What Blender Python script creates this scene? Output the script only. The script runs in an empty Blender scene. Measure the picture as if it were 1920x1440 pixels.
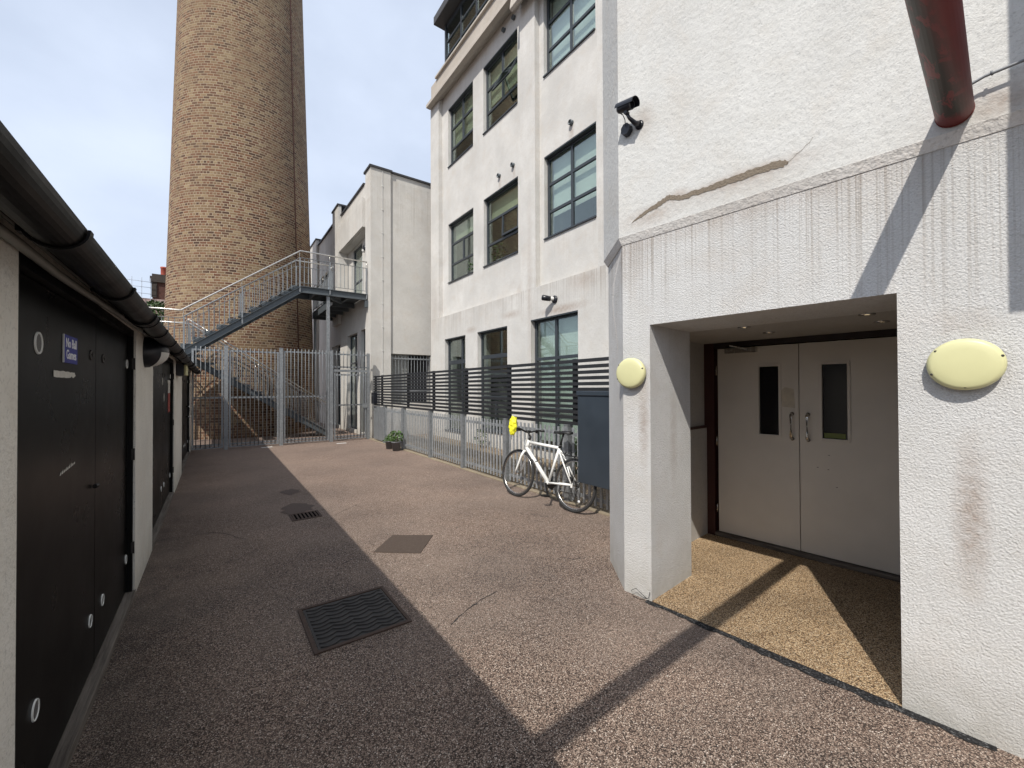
import bpy, bmesh, math, random
from mathutils import Vector, Matrix
random.seed(7)
R = math.radians
S = bpy.context.scene
COL = S.collection

# ------------------------------------------------------------------ camera
H = 1.6
cam = bpy.data.objects.new("camera", bpy.data.cameras.new("camera"))
COL.objects.link(cam)
cam.data.sensor_fit = 'HORIZONTAL'
cam.data.sensor_width = 36.0
cam.data.lens = 776.0 * 36.0 / 1920.0
cam.data.clip_start = 0.05
cam.data.clip_end = 2000
pit, rol, yaw = R(.568), R(-.2324), R(35.71)
fw = Vector((math.sin(yaw) * math.cos(pit), math.cos(yaw) * math.cos(pit), math.sin(pit)))
rt = Vector((math.cos(yaw), -math.sin(yaw), 0))
up = rt.cross(fw)
r2 = math.cos(rol) * rt + math.sin(rol) * up
u2 = -math.sin(rol) * rt + math.cos(rol) * up
M = Matrix((r2, u2, -fw)).transposed().to_4x4()
M.translation = Vector((0, 0, H))
cam.matrix_world = M
S.camera = cam

# ------------------------------------------------------------------ sky and sun
SUN = Vector((-.721, -.443, 1.0)).normalized()       # towards the sun
elev = math.asin(SUN.z)
w = bpy.data.worlds.new("World")
S.world = w
w.use_nodes = True
nt = w.node_tree
nt.nodes.clear()
wo = nt.nodes.new('ShaderNodeOutputWorld')
bg = nt.nodes.new('ShaderNodeBackground')
sky = nt.nodes.new('ShaderNodeTexSky')
sky.sky_type = 'NISHITA'
sky.sun_disc = False
sky.sun_elevation = elev
sky.sun_rotation = math.atan2(SUN.x, SUN.y)
sky.dust_density = 2.0
sky.air_density = 1.2
sky.ozone_density = 1.5
tc = nt.nodes.new('ShaderNodeTexCoord')
mp = nt.nodes.new('ShaderNodeMapping')
mp.inputs['Scale'].default_value = (1, 1, 1.6)
nz = nt.nodes.new('ShaderNodeTexNoise')
nz.inputs['Scale'].default_value = 2.2
nz.inputs['Detail'].default_value = 6
nz.inputs['Roughness'].default_value = .5
cr = nt.nodes.new('ShaderNodeValToRGB')
cr.color_ramp.elements[0].position = .33
cr.color_ramp.elements[0].color = (.62, .62, .62, 1)
cr.color_ramp.elements[1].position = .68
cr.color_ramp.elements[1].color = (.95, .95, .95, 1)
mx = nt.nodes.new('ShaderNodeMix')
mx.data_type = 'RGBA'
mx.inputs['B'].default_value = (7.5, 8.4, 10.1, 1)      # thin bright cloud, same units as the sky
L = nt.links.new
L(tc.outputs['Generated'], mp.inputs[0]); L(mp.outputs[0], nz.inputs['Vector'])
L(nz.outputs['Fac'], cr.inputs[0]); L(cr.outputs[0], mx.inputs['Factor'])
L(sky.outputs[0], mx.inputs['A']); L(mx.outputs['Result'], bg.inputs[0])
bg.inputs[1].default_value = 0.092
L(bg.outputs[0], wo.inputs[0])
sun = bpy.data.objects.new("sun", bpy.data.lights.new("sun", 'SUN'))
COL.objects.link(sun)
sun.data.energy = 3.8
sun.data.angle = R(.6)
sun.data.color = (1, .95, .875)
sun.rotation_euler = SUN.to_track_quat('Z', 'Y').to_euler()
S.view_settings.view_transform = 'Standard'
S.view_settings.look = 'None'
S.view_settings.gamma = 1
S.view_settings.exposure = 0.30

# ------------------------------------------------------------------ materials
class NT:
    def __init__(s, name):
        s.m = bpy.data.materials.new(name)
        s.m.use_nodes = True
        s.t = s.m.node_tree
        s.t.nodes.clear()
        s.out = s.n('OutputMaterial')
        s._pos = None
    def n(s, k, **kw):
        x = s.t.nodes.new('ShaderNode' + k)
        for a, v in kw.items():
            setattr(x, a, v)
        return x
    def l(s, a, b):
        s.t.links.new(a, b)
    def pos(s):
        if s._pos is None:
            s._pos = s.n('NewGeometry').outputs['Position']
        return s._pos
    def map(s, sc=(1, 1, 1), src=None):
        x = s.n('Mapping')
        x.inputs['Scale'].default_value = sc
        s.l(src or s.pos(), x.inputs[0])
        return x.outputs[0]
    def noise(s, scale, detail=4, rough=.55, vec=None, dist=0):
        x = s.n('TexNoise')
        x.inputs['Scale'].default_value = scale
        x.inputs['Detail'].default_value = detail
        x.inputs['Roughness'].default_value = rough
        x.inputs['Distortion'].default_value = dist
        s.l(vec or s.pos(), x.inputs['Vector'])
        return x.outputs['Fac']
    def ramp(s, fac, stops, interp='LINEAR'):
        x = s.n('ValToRGB')
        e = x.color_ramp.elements
        x.color_ramp.interpolation = interp
        while len(e) < len(stops):
            e.new(.5)
        for i, (p, c) in enumerate(stops):
            e[i].position = p
            if not isinstance(c, (tuple, list)):
                c = (c, c, c)
            e[i].color = (*c, 1)
        s.l(fac, x.inputs[0])
        return x.outputs[0]
    def mix(s, f, a, b, mode='MIX'):
        x = s.n('Mix', data_type='RGBA', blend_type=mode)
        for k, v in (('Factor', f), ('A', a), ('B', b)):
            if isinstance(v, (int, float)):
                x.inputs[k].default_value = v if k == 'Factor' else (v, v, v, 1)
            elif isinstance(v, tuple):
                x.inputs[k].default_value = (*v, 1)
            else:
                s.l(v, x.inputs[k])
        return x.outputs['Result']
    def math(s, op, a, b=None, clamp=False):
        x = s.n('Math', operation=op, use_clamp=clamp)
        for i, v in enumerate((a, b)):
            if v is None:
                continue
            if isinstance(v, (int, float)):
                x.inputs[i].default_value = v
            else:
                s.l(v, x.inputs[i])
        return x.outputs[0]
    def bump(s, h, strength, dist=.01, prev=None):
        x = s.n('Bump')
        x.inputs['Strength'].default_value = strength
        x.inputs['Distance'].default_value = dist
        s.l(h, x.inputs['Height'])
        if prev is not None:
            s.l(prev, x.inputs['Normal'])
        return x.outputs[0]
    def bsdf(s, col, rough=.6, metal=0, spec=.5, normal=None, **kw):
        x = s.n('BsdfPrincipled')
        for k, v in (('Base Color', col), ('Roughness', rough), ('Metallic', metal), ('Specular IOR Level', spec)):
            if isinstance(v, tuple):
                x.inputs[k].default_value = (*v, 1)
            elif isinstance(v, (int, float)):
                x.inputs[k].default_value = v
            else:
                s.l(v, x.inputs[k])
        for k, v in kw.items():
            x.inputs[k.replace('_', ' ')].default_value = v
        if normal is not None:
            s.l(normal, x.inputs['Normal'])
        s.l(x.outputs[0], s.out.inputs[0])
        return s.m
    def z(s):
        x = s.n('SeparateXYZ')
        s.l(s.pos(), x.inputs[0])
        return x.outputs[2]
    def xyz(s):
        x = s.n('SeparateXYZ')
        s.l(s.pos(), x.inputs[0])
        return x.outputs
    def grad(s, z, z0, z1, a=0., b=1.):
        x = s.n('MapRange')
        for i, v in enumerate((z0, z1, a, b)):
            x.inputs[i + 1].default_value = v
        s.l(z, x.inputs[0])
        return x.outputs[0]

def paint(name, col, rough=.5, var=.12, bump=.05, scale=6, metal=0, spec=.5):
    t = NT(name)
    f = t.noise(scale, 5)
    c = t.mix(f, tuple(v * (1 - var) for v in col), tuple(min(1, v * (1 + var)) for v in col))
    f2 = t.noise(scale * 12, 3)
    return t.bsdf(c, t.grad(t.noise(scale * 2, 4), .3, .7, rough * .85, min(1, rough * 1.15)), metal, spec,
                  t.bump(f2, bump, .002) if bump else None)

def stucco(name, col=(.62, .60, .57), drips=(), rough_scale=34, rough_str=.6, fine=120, splash=True, blot=.16, stain=(), pit=60, dfreq=60, crack=0.):
    """painted render: lumpy relief, mottled dirt, rain streaks below the ledges"""
    t = NT(name)
    z = t.z()
    big = t.noise(1.1, 6, .6)
    med = t.noise(7, 5, .6)
    c = t.mix(t.ramp(big, [(.35, 0), (.7, 1)]), tuple(v * (1 - blot) for v in col), col)
    c = t.mix(t.ramp(med, [(.45, 0), (.75, .35)]), c, tuple(v * .8 for v in (col[0], col[1] * .97, col[2] * .92)))
    for (z0, ln, amt) in drips:
        st = t.noise(1, 3, .6, t.map((dfreq, dfreq, .35)))
        st2 = t.noise(1, 2, .5, t.map((6, 6, .6)))
        m = t.mix(1, t.ramp(st, [(.5, 0), (.66, 1)]), t.ramp(t.noise(1.6, 4), [(.33, .3), (.55, 1)]), 'MULTIPLY')
        below = t.math('GREATER_THAN', z0 + .01, z)
        fade = t.grad(t.math('SUBTRACT', z, t.math('MULTIPLY', t.noise(1, 2, .5, t.map((14, 14, .1))), ln * .8)), z0 - ln * 1.3, z0 - ln * .35, 0, 1)
        k = t.math('MULTIPLY', t.math('MULTIPLY', t.math('MULTIPLY', m, below), fade), amt, True)
        c = t.mix(k, c, (.24, .20, .165))
        k2 = t.math('MULTIPLY', t.math('MULTIPLY', t.ramp(st2, [(.4, 0), (.7, 1)]), below),
                    t.math('MULTIPLY', t.math('POWER', fade, 2.5), amt * .55), True)
        c = t.mix(k2, c, (.33, .29, .25))
    for (cen, hx, hz, amt) in stain:      # soft vertical rust stains with a place of their own
        v = t.n('VectorMath', operation='SUBTRACT')
        t.l(t.pos(), v.inputs[0]); v.inputs[1].default_value = cen
        v2 = t.n('VectorMath', operation='DIVIDE')
        t.l(v.outputs[0], v2.inputs[0]); v2.inputs[1].default_value = (hx, hx, hz)
        ln = t.n('VectorMath', operation='LENGTH')
        t.l(v2.outputs[0], ln.inputs[0])
        k = t.math('MULTIPLY', t.grad(ln.outputs[1], .1, 1.05, amt, 0), t.ramp(t.noise(22, 4), [(.25, .3), (.65, 1)]))
        c = t.mix(k, c, (.30, .22, .17))
    if splash:
        k = t.math('MULTIPLY', t.grad(z, 0, .35, .75, 0), t.noise(9, 4))
        c = t.mix(k, c, (.26, .24, .19))
    sm = t.ramp(t.noise(2.6, 6, .68, dist=.5), [(.50, 0), (.72, .34)])
    c = t.mix(sm, c, (col[0] * .78, col[1] * .70, col[2] * .62))
    hl = t.math('ABSOLUTE', t.math('SUBTRACT', t.noise(.8, 5, .6, dist=.3), .5))
    c = t.mix(t.math('MULTIPLY', t.ramp(hl, [(.0, .45), (.004, 0)]), crack), c, (.2, .17, .14))
    sp = t.ramp(t.noise(pit, 3), [(.55, 0), (.66, .5)])
    c = t.mix(sp, c, tuple(v * .6 for v in col))
    b = t.bump(t.noise(rough_scale, 3, .6), rough_str, .012)
    b = t.bump(t.noise(fine, 2), rough_str * .8, .004, b)
    return t.bsdf(c, .88, 0, .25, b)

FDv = Vector((-math.sin(R(5.6)), math.cos(R(5.6)), 0))
FNv = Vector((math.cos(R(5.6)), math.sin(R(5.6)), 0))
FA = Vector((2.786, .556, 0))
def FP(s, t, z=0.0):
    """a point of the entrance block: s along its front, t into it"""
    return FA + FDv * s + FNv * t + Vector((0, 0, z))

M_roughcast = stucco('roughcast_render', (.66, .655, .64), drips=[(2.75, 1.0, .85)], rough_scale=100, rough_str=.72, fine=260, pit=120,
                     stain=[(FP(1.42, 0, 1.35), .055, .42, .75), (FP(-.24, 0, 1.0), .07, .42, .8), (FP(1.35, .35, 1.2), .07, .5, .45), (FP(-.2, 0, 1.88), .16, .10, .35), (FP(1.6, 0, 2.6), .25, .25, .3), (FP(.8, 0, 2.72), 1.3, .10, .35)])

M_smooth = stucco('scraped_render', (.63, .625, .60), rough_scale=26, rough_str=.5, fine=140, splash=False, blot=.14, pit=90,
                  stain=[(FP(1.35, -.03, 2.88), .30, .10, .6), (FP(1.15, -.03, 2.96), .14, .055, .7), (FP(.75, -.03, 2.925), .42, .05, .8), (FP(.7, -.03, 2.90), .55, .10, .4), (FP(-.35, -.03, 2.85), .12, .10, .7), (FP(1.38, -.03, 3.62), .10, .16, .4)])
M_facade = stucco('facade_render', (.645, .63, .60), stain=[((6.06, 6.6, 3.30), .95, .12, .8), ((6.06, 5.9, 3.8), .6, .25, .5), ((6.06, 8.45, 3.45), .5, .12, .6), ((6.06, 10.45, 3.3), .35, .12, .6), ((6.2, 6.4, 7.1), .1, .3, .6), ((6.2, 9.15, 7.1), .08, .3, .5), ((6.2, 8.5, 7.1), .08, .3, .5), ((6.06, 12.9, 4.2), .5, 1.5, .25), ((6.06, 8.2, 4.1), .25, .25, .5), ((6.06, 7.7, 4.2), .12, 3.0, .3)], drips=[(3.94, 1.0, .65), (11.2, 2.6, .22), (5.0, .9, .18), (8.78, 1.1, .18)], rough_scale=14, rough_str=.3, fine=60, blot=.2, crack=.0)
M_rear = stucco('rear_render', (.62, .60, .56), drips=[(8.6, 2.2, .35), (7.9, 1.0, .3)], rough_scale=14, rough_str=.3, fine=60, blot=.18)
M_shedwall = stucco('shed_render', (.80, .78, .72), rough_scale=45, rough_str=.5, fine=120, blot=.15)
M_ledge = stucco('ledge_render', (.74, .71, .67), rough_scale=40, rough_str=.6, splash=False)
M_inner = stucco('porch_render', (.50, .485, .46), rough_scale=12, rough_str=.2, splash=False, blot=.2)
M_cream = stucco('cornice_render', (.50, .455, .40), drips=[(12.0, .8, .4)], rough_scale=20, rough_str=.3, splash=False)
M_patch = stucco('bare_render', (.23, .19, .145), rough_scale=90, rough_str=.6, splash=False)
M_black = paint('black_paint', (.0045, .0045, .0045), .30, .15, 0, 1.2, 0, .06)
M_blackm = paint('black_gutter', (.006, .006, .006), .42, .3, .1, 4, 0, .14)
M_soffit = paint('black_soffit', (.004, .004, .004), .9, .1, 0, 5, 0, .03)
M_frame = paint('window_frame_grey', (.035, .042, .05), .4, .15, .03)
M_slat = paint('charcoal_slat', (.016, .017, .019), .55, .35, .2, 5)
M_slate = paint('slate_cabinet', (.030, .040, .052), .42, .25, .05, 3)
M_white = paint('white_door_paint', (.66, .62, .56), .45, .12, .08, 2.5)
M_trim = paint('white_trim', (.62, .61, .58), .5)
M_redbrown = paint('red_brown_frame', (.045, .013, .010), .5, .4, .2)
M_darkframe = paint('dark_frame', (.02, .013, .012), .5)
M_chrome = paint('brushed_steel', (.55, .53, .50), .25, .1, .02, 20, 1)
M_dgrey = paint('dark_grey_steel', (.10, .115, .125), .5, .2, .08, 8, .3)
M_rail = paint('polished_handrail', (.62, .60, .56), .3, .1, .02, 10, .85)
M_cream_lamp = paint('cream_plastic', (.62, .60, .33), .45, .06, .03, 8)
M_ctv = paint('cctv_black', (.012, .013, .018), .35, .2, .02)
M_bike = paint('bike_white', (.78, .78, .75), .3, .05, .0, 8)
M_rubber = paint('tyre_rubber', (.022, .022, .022), .75, .3, .2, 40)
M_bblack = paint('bike_black', (.012, .012, .012), .45)
M_pot = paint('grey_pot', (.13, .132, .14), .6)
M_soil = paint('soil', (.03, .02, .012), .95, .4, .8, 60)
M_leaf = paint('leaf_green', (.06, .12, .025), .5, .6, .1, 18)
M_leaf2 = paint('shrub_green', (.045, .085, .02), .55, .6, .1, 14)
M_stem = paint('stem', (.10, .08, .04), .8)
M_room = paint('room_paint', (.30, .30, .28), .8)
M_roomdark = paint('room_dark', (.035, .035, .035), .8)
M_blind = paint('window_blind', (.80, .85, .80), .8, .12, .05, 1.5)
M_blindg = paint('cream_blind', (.60, .62, .46), .8, .12, .05, 1.5)
M_sign = paint('sign_blue', (.012, .022, .26), .4, .1, 0, 6, 0, .2)
M_signw = paint('sign_white', (.85, .87, .90), .5)
M_paper = paint('torn_paper', (.55, .54, .50), .8, .2, .2, 30)
M_redtape = paint('red_tape', (.28, .03, .02), .6, .3, .1, 60)
M_conduit = paint('grey_conduit', (.24, .24, .22), .5)
M_cable = paint('grey_cable', (.20, .21, .22), .5)
M_ventrim = paint('vent_ring', (.68, .70, .68), .4)
M_ventmesh = paint('vent_mesh', (.09, .09, .09), .5, .6, .5, 150)
M_iron = paint('cast_iron', (.030, .027, .025), .6, .5, .3, 30)
M_rust = paint('rusty_iron', (.055, .032, .022), .75, .5, .3, 40)
M_lead = paint('lead_coping', (.035, .035, .038), .6)
M_tileroof = paint('roof_felt', (.05, .05, .05), .9)
M_pink = paint('pink_house', (.40, .30, .27), .9)
M_terra = paint('terracotta', (.33, .07, .045), .8)
M_helmet = paint('hi_vis_fabric', (.80, .76, .03), .6, .1, .3, 30)
M_kerb = stucco('kerb_stone', (.30, .25, .18), rough_scale=50, rough_str=.5, splash=False, blot=.3)
M_scaff = paint('scaffold_tube', (.30, .33, .38), .4)
M_label = paint('yellow_label', (.16, .19, .05), .6)
M_refl = paint('reflector', (.6, .6, .6), .2)

def galv(name='galvanised_steel', k=1.0):
    t = NT(name)
    f = t.noise(30, 4, .7)
    c = t.mix(t.ramp(f, [(.3, 0), (.7, 1)]), tuple(v * k for v in (.20, .215, .225)), tuple(v * k for v in (.36, .375, .385)))
    c = t.mix(t.ramp(t.noise(5, 5), [(.5, 0), (.8, .5)]), c, (.16, .165, .165))
    return t.bsdf(c, t.grad(f, .3, .7, .4, .62), .55, .5, t.bump(f, .08, .002))
M_galv = galv()
M_galvp = galv('galvanised_palings', 1.45)
M_galvb = galv('galvanised_balusters', .9)

def redpipe():
    t = NT('flaking_red_paint')
    v = t.noise(1, 5, .7, t.map((9, 26, 22)), .6)
    x, y, z = t.xyz()
    c = t.mix(t.noise(12, 4), (.19, .022, .016), (.12, .016, .013))
    low = t.math('MULTIPLY', t.ramp(v, [(.43, 0), (.455, 1)]), t.math('MULTIPLY', t.grad(x, 2.72, 2.66, 0, 1), t.grad(y, .27, .32, 0, 1)), True)
    low = t.math('MULTIPLY', low, t.grad(z, 2.93, 2.88, 0, 1))
    c = t.mix(low, c, (.030, .018, .008))
    return t.bsdf(c, .5, 0, .35, t.bump(v, .35, .004))
M_redpipe = redpipe()

def glass():
    t = NT('window_glass')
    tr = t.n('BsdfTransparent'); tr.inputs[0].default_value = (.80, .84, .82, 1)
    gl = t.n('BsdfGlossy'); gl.inputs['Roughness'].default_value = .015
    gl.inputs[0].default_value = (.92, 1, .97, 1)
    nb = t.bump(t.noise(1.3, 0), .015, .05)
    t.l(nb, gl.inputs['Normal'])
    fr = t.n('LayerWeight'); fr.inputs[0].default_value = .5
    m = t.n('MixShader')
    t.l(t.math('ADD', t.math('POWER', fr.outputs['Facing'], 3.2), .10, True), m.inputs[0])
    t.l(tr.outputs[0], m.inputs[1]); t.l(gl.outputs[0], m.inputs[2])
    t.l(m.outputs[0], t.out.inputs[0])
    return t.m
M_glass = glass()
def dglass():
    t = NT('dark_glass')
    return t.bsdf((.006, .006, .008), .12, 0, .5)
M_dglass = dglass()

def aggregate(name, stops, scale, tintA, tintB, patches=True, bstr=.75):
    t = NT(name)
    vo = t.n('TexVoronoi'); vo.inputs['Scale'].default_value = scale
    t.l(t.pos(), vo.inputs['Vector'])
    sx = t.n('SeparateColor'); t.l(vo.outputs['Color'], sx.inputs[0])
    c = t.ramp(sx.outputs[0], stops, 'CONSTANT')
    gap = t.ramp(vo.outputs['Distance'], [(.40, 1), (.80, .22)])
    c = t.mix(1, c, gap, 'MULTIPLY')
    big = t.noise(.55, 6, .62)
    c = t.mix(1, c, t.mix(t.ramp(big, [(.35, 0), (.66, 1)]), tintA, tintB), 'MULTIPLY')
    if patches:
        p = t.ramp(t.noise(1.7, 6, .66, dist=.4), [(.60, 0), (.74, .55)])
        c = t.mix(p, c, (.05, .038, .032))
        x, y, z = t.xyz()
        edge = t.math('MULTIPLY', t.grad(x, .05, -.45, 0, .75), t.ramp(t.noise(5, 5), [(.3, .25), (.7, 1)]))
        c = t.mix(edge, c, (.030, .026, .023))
        worn = t.ramp(t.noise(.9, 3, .5), [(.42, 0), (.70, .30)])
        c = t.mix(worn, c, (.30, .235, .19))
        sp_ = t.ramp(t.noise(9, 3, .5), [(.70, 0), (.76, .7)])
        c = t.mix(sp_, c, (.05, .038, .032))
        red = t.math('MULTIPLY', t.grad(y, 3.5, 9, 0, 1), .42)
        c = t.mix(red, c, (.225, .160, .128))
    b = t.bump(vo.outputs['Distance'], bstr, .006)
    b = t.bump(t.noise(2.2, 4), .35, .06, b)
    return t.bsdf(c, .82, 0, .35, b)
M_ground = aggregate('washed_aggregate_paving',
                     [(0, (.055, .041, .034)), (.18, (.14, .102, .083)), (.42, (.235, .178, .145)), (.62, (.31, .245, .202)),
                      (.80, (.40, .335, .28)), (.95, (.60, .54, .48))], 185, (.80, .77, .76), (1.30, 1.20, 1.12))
M_porch = aggregate('gold_aggregate_paving',
                    [(0, (.19, .12, .075)), (.15, (.36, .245, .145)), (.4, (.54, .40, .25)), (.7, (.66, .51, .34)), (.9, (.78, .66, .50))],
                    170, (.62, .58, .53), (1.1, 1.05, .95), False)
M_yard = aggregate('yard_paving', [(0, (.12, .09, .06)), (.3, (.26, .2, .14)), (.6, (.38, .31, .22)), (.9, (.5, .44, .34))],
                   60, (.7, .66, .6), (1.1, 1.05, 1.), False)
M_tar = aggregate('tar_edge', [(0, (.015, .015, .016)), (.5, (.035, .035, .036)), (.85, (.10, .10, .10))], 110, (.8, .8, .8), (1.1, 1.1, 1.1), False)

def brick():
    t = NT('chimney_brick')
    uv = t.n('UVMap').outputs[0]
    def bt(mort):
        b = t.n('TexBrick')
        b.offset = .5; b.offset_frequency = 2; b.squash = .5; b.squash_frequency = 4
        b.inputs['Scale'].default_value = 1
        b.inputs['Brick Width'].default_value = .232
        b.inputs['Row Height'].default_value = .0865
        b.inputs['Mortar Size'].default_value = mort
        b.inputs['Mortar Smooth'].default_value = .3
        b.inputs['Color1'].default_value = (0, 0, 0, 1)
        b.inputs['Color2'].default_value = (1, 1, 1, 1)
        b.inputs['Mortar'].default_value = (.5, .5, .5, 1)
        t.l(uv, b.inputs['Vector'])
        return b
    wob = t.n('TexNoise'); wob.inputs['Scale'].default_value = 3.0
    t.l(uv, wob.inputs['Vector'])
    b = bt(.0105)
    dist = t.noise(.9, 5, .6)
    v = t.math('ADD', t.math('MULTIPLY', b.outputs['Color'], .78), t.math('MULTIPLY', t.noise(1.4, 4), .34))
    c = t.ramp(v, [(.10, (.055, .036, .030)), (.28, (.105, .056, .038)), (.42, (.165, .078, .050)), (.54, (.215, .108, .062)),
                   (.70, (.20, .135, .082)), (.86, (.27, .19, .112)), (.99, (.37, .285, .175))])
    c = t.mix(t.ramp(t.noise(40, 3), [(.4, 0), (.7, .35)]), c, (.09, .06, .045))
    c = t.mix(1, c, (.90, .88, .84), 'MULTIPLY')
    mort = t.mix(t.noise(2, 4), (.34, .275, .195), (.44, .36, .26))
    c = t.mix(b.outputs['Fac'], c, mort)
    c = t.mix(t.ramp(dist, [(.42, 0), (.72, .5)]), c, (.19, .13, .08))
    c = t.mix(t.grad(t.z(), 8, 20, 0, .35), c, (.19, .145, .09))
    c = t.mix(t.grad(t.z(), 4.2, 0, 0, .25), c, (.10, .055, .04))
    inv = t.math('SUBTRACT', 1, b.outputs['Fac'])
    n = t.bump(inv, .7, .012)
    n = t.bump(t.noise(60, 3), .4, .006, n)
    return t.bsdf(c, .9, 0, .2, n)
M_brick = brick()
M_brickd = paint('old_brick', (.085, .035, .025), .9, .5, .5, 8)
M_sootd = paint('sooty_stone', (.05, .04, .033), .9, .4, .5, 8)

def emis(name, col, st):
    t = NT(name)
    e = t.n('Emission'); e.inputs[0].default_value = (*col, 1); e.inputs[1].default_value = st
    t.l(e.outputs[0], t.out.inputs[0])
    return t.m
M_lit = emis('lamp_glow', (1, .78, .45), 1.6)

def wood():
    t = NT('weathered_timber')
    g = t.noise(1, 5, .7, t.map((40, 2.2, 40)))
    c = t.mix(t.ramp(g, [(.3, 0), (.7, 1)]), (.055, .045, .038), (.20, .175, .15))
    return t.bsdf(c, .85, 0, .3, t.bump(g, .5, .006))
M_wood = wood()

# ------------------------------------------------------------------ mesh helpers
class MB:
    def __init__(s):
        s.bm = bmesh.new()
    def face(s, pts):
        vs = [s.bm.verts.new(p) for p in pts]
        return s.bm.faces.new(vs)
    def hexa(s, c):
        v = [s.bm.verts.new(p) for p in c]
        for f in ((0, 3, 2, 1), (4, 5, 6, 7), (0, 1, 5, 4), (1, 2, 6, 5), (2, 3, 7, 6), (3, 0, 4, 7)):
            s.bm.faces.new([v[i] for i in f])
        return s
    def box(s, a, b):
        (x0, y0, z0), (x1, y1, z1) = a, b
        x0, x1 = min(x0, x1), max(x0, x1); y0, y1 = min(y0, y1), max(y0, y1); z0, z1 = min(z0, z1), max(z0, z1)
        return s.hexa([(x0, y0, z0), (x1, y0, z0), (x1, y1, z0), (x0, y1, z0), (x0, y0, z1), (x1, y0, z1), (x1, y1, z1), (x0, y1, z1)])
    def fbox(s, s0, s1, t0, t1, z0, z1):
        """box in the entrance block's own axes"""
        return s.hexa([FP(s0, t0, z0), FP(s0, t1, z0), FP(s1, t1, z0), FP(s1, t0, z0), FP(s0, t0, z1), FP(s0, t1, z1), FP(s1, t1, z1), FP(s1, t0, z1)])
    def bar(s, p0, p1, w, h, upv=(0, 0, 1)):
        """rectangular bar, w across, h along upv"""
        p0, p1 = Vector(p0), Vector(p1)
        d = (p1 - p0).normalized()
        a = d.cross(Vector(upv))
        if a.length < 1e-4:
            a = d.cross(Vector((0, 1, 0)))
        a.normalize()
        b = a.cross(d).normalized()
        a *= w / 2; b *= h / 2
        return s.hexa([p0 - a - b, p0 + a - b, p1 + a - b, p1 - a - b, p0 - a + b, p0 + a + b, p1 + a + b, p1 - a + b])
    def tube(s, pts, r, seg=10, caps=True, closed=False):
        pts = [Vector(p) for p in pts]
        n = len(pts)
        rr = r if isinstance(r, (list, tuple)) else [r] * n
        rings = []
        ref = None
        for i, p in enumerate(pts):
            if closed:
                d = pts[(i + 1) % n] - pts[i - 1]
            else:
                d = pts[min(i + 1, n - 1)] - pts[max(i - 1, 0)]
            d.normalize()
            if ref is None:
                ref = Vector((0, 0, 1)) if abs(d.z) < .9 else Vector((1, 0, 0))
            a = d.cross(ref)
            if a.length < 1e-5:
                a = d.cross(Vector((0, 1, 0)))
            a.normalize()
            b = d.cross(a).normalized()
            ref = -b if False else b.cross(d) * 0 + ref
            rings.append([s.bm.verts.new(p + (a * math.cos(q) + b * math.sin(q)) * rr[i]) for q in [2 * math.pi * k / seg for k in range(seg)]])
        m = n if closed else n - 1
        for i in range(m):
            A, B = rings[i], rings[(i + 1) % n]
            for k in range(seg):
                s.bm.faces.new((A[k], A[(k + 1) % seg], B[(k + 1) % seg], B[k])).smooth = True
        if caps and not closed:
            s.bm.faces.new(rings[0][::-1]); s.bm.faces.new(rings[-1])
        return s
    def lathe(s, prof, origin, axis, seg=24, sx=1.0, upv=(0, 0, 1)):
        """prof: (r, h) pairs, h along axis; sx stretches sideways"""
        o = Vector(origin); ax = Vector(axis).normalized()
        b = (Vector(upv) - ax * ax.dot(Vector(upv)))
        if b.length < 1e-4:
            b = Vector((1, 0, 0)) - ax * ax.x
        b.normalize(); a = ax.cross(b)
        rings = []
        for r, h in prof:
            if r < 1e-6:
                rings.append([s.bm.verts.new(o + ax * h)])
            else:
                rings.append([s.bm.verts.new(o + ax * h + (a * math.cos(q) * sx + b * math.sin(q)) * r) for q in [2 * math.pi * k / seg for k in range(seg)]])
        for A, B in zip(rings, rings[1:]):
            for k in range(seg):
                k2 = (k + 1) % seg
                if len(A) == 1 and len(B) == 1:
                    continue
                if len(A) == 1:
                    f = (A[0], B[k2], B[k])
                elif len(B) == 1:
                    f = (A[k], A[k2], B[0])
                else:
                    f = (A[k], A[k2], B[k2], B[k])
                s.bm.faces.new(f).smooth = True
        return s
    def extr(s, poly, d):
        """prism: polygon points and an extrusion vector"""
        d = Vector(d)
        A = [s.bm.verts.new(Vector(p)) for p in poly]
        B = [s.bm.verts.new(Vector(p) + d) for p in poly]
        n = len(poly)
        s.bm.faces.new(A[::-1]); s.bm.faces.new(B)
        for i in range(n):
            s.bm.faces.new((A[i], A[(i + 1) % n], B[(i + 1) % n], B[i]))
        return s
    def wall(s, O, U, N, thick, u0, u1, z0, z1, holes=()):
        """wall plate with openings. O origin, U along, N outward; front face at O, body goes to -N*thick"""
        O, U, N = Vector(O), Vector(U), Vector(N)
        us = sorted({u0, u1, *[h[0] for h in holes], *[h[1] for h in holes]})
        zs = sorted({z0, z1, *[h[2] for h in holes], *[h[3] for h in holes]})
        us = [u for u in us if u0 <= u <= u1]; zs = [z for z in zs if z0 <= z <= z1]
        def P(u, z, t): return O + U * u + Vector((0, 0, z)) - N * t
        cache = {}
        def V(u, z, t):
            k = (u, z, t)
            if k not in cache:
                cache[k] = s.bm.verts.new(P(u, z, t))
            return cache[k]
        def solid(i, j):
            if i < 0 or j < 0 or i >= len(us) - 1 or j >= len(zs) - 1:
                return False
            cu, cz = (us[i] + us[i + 1]) / 2, (zs[j] + zs[j + 1]) / 2
            return not any(h[0] < cu < h[1] and h[2] < cz < h[3] for h in holes)
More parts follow.
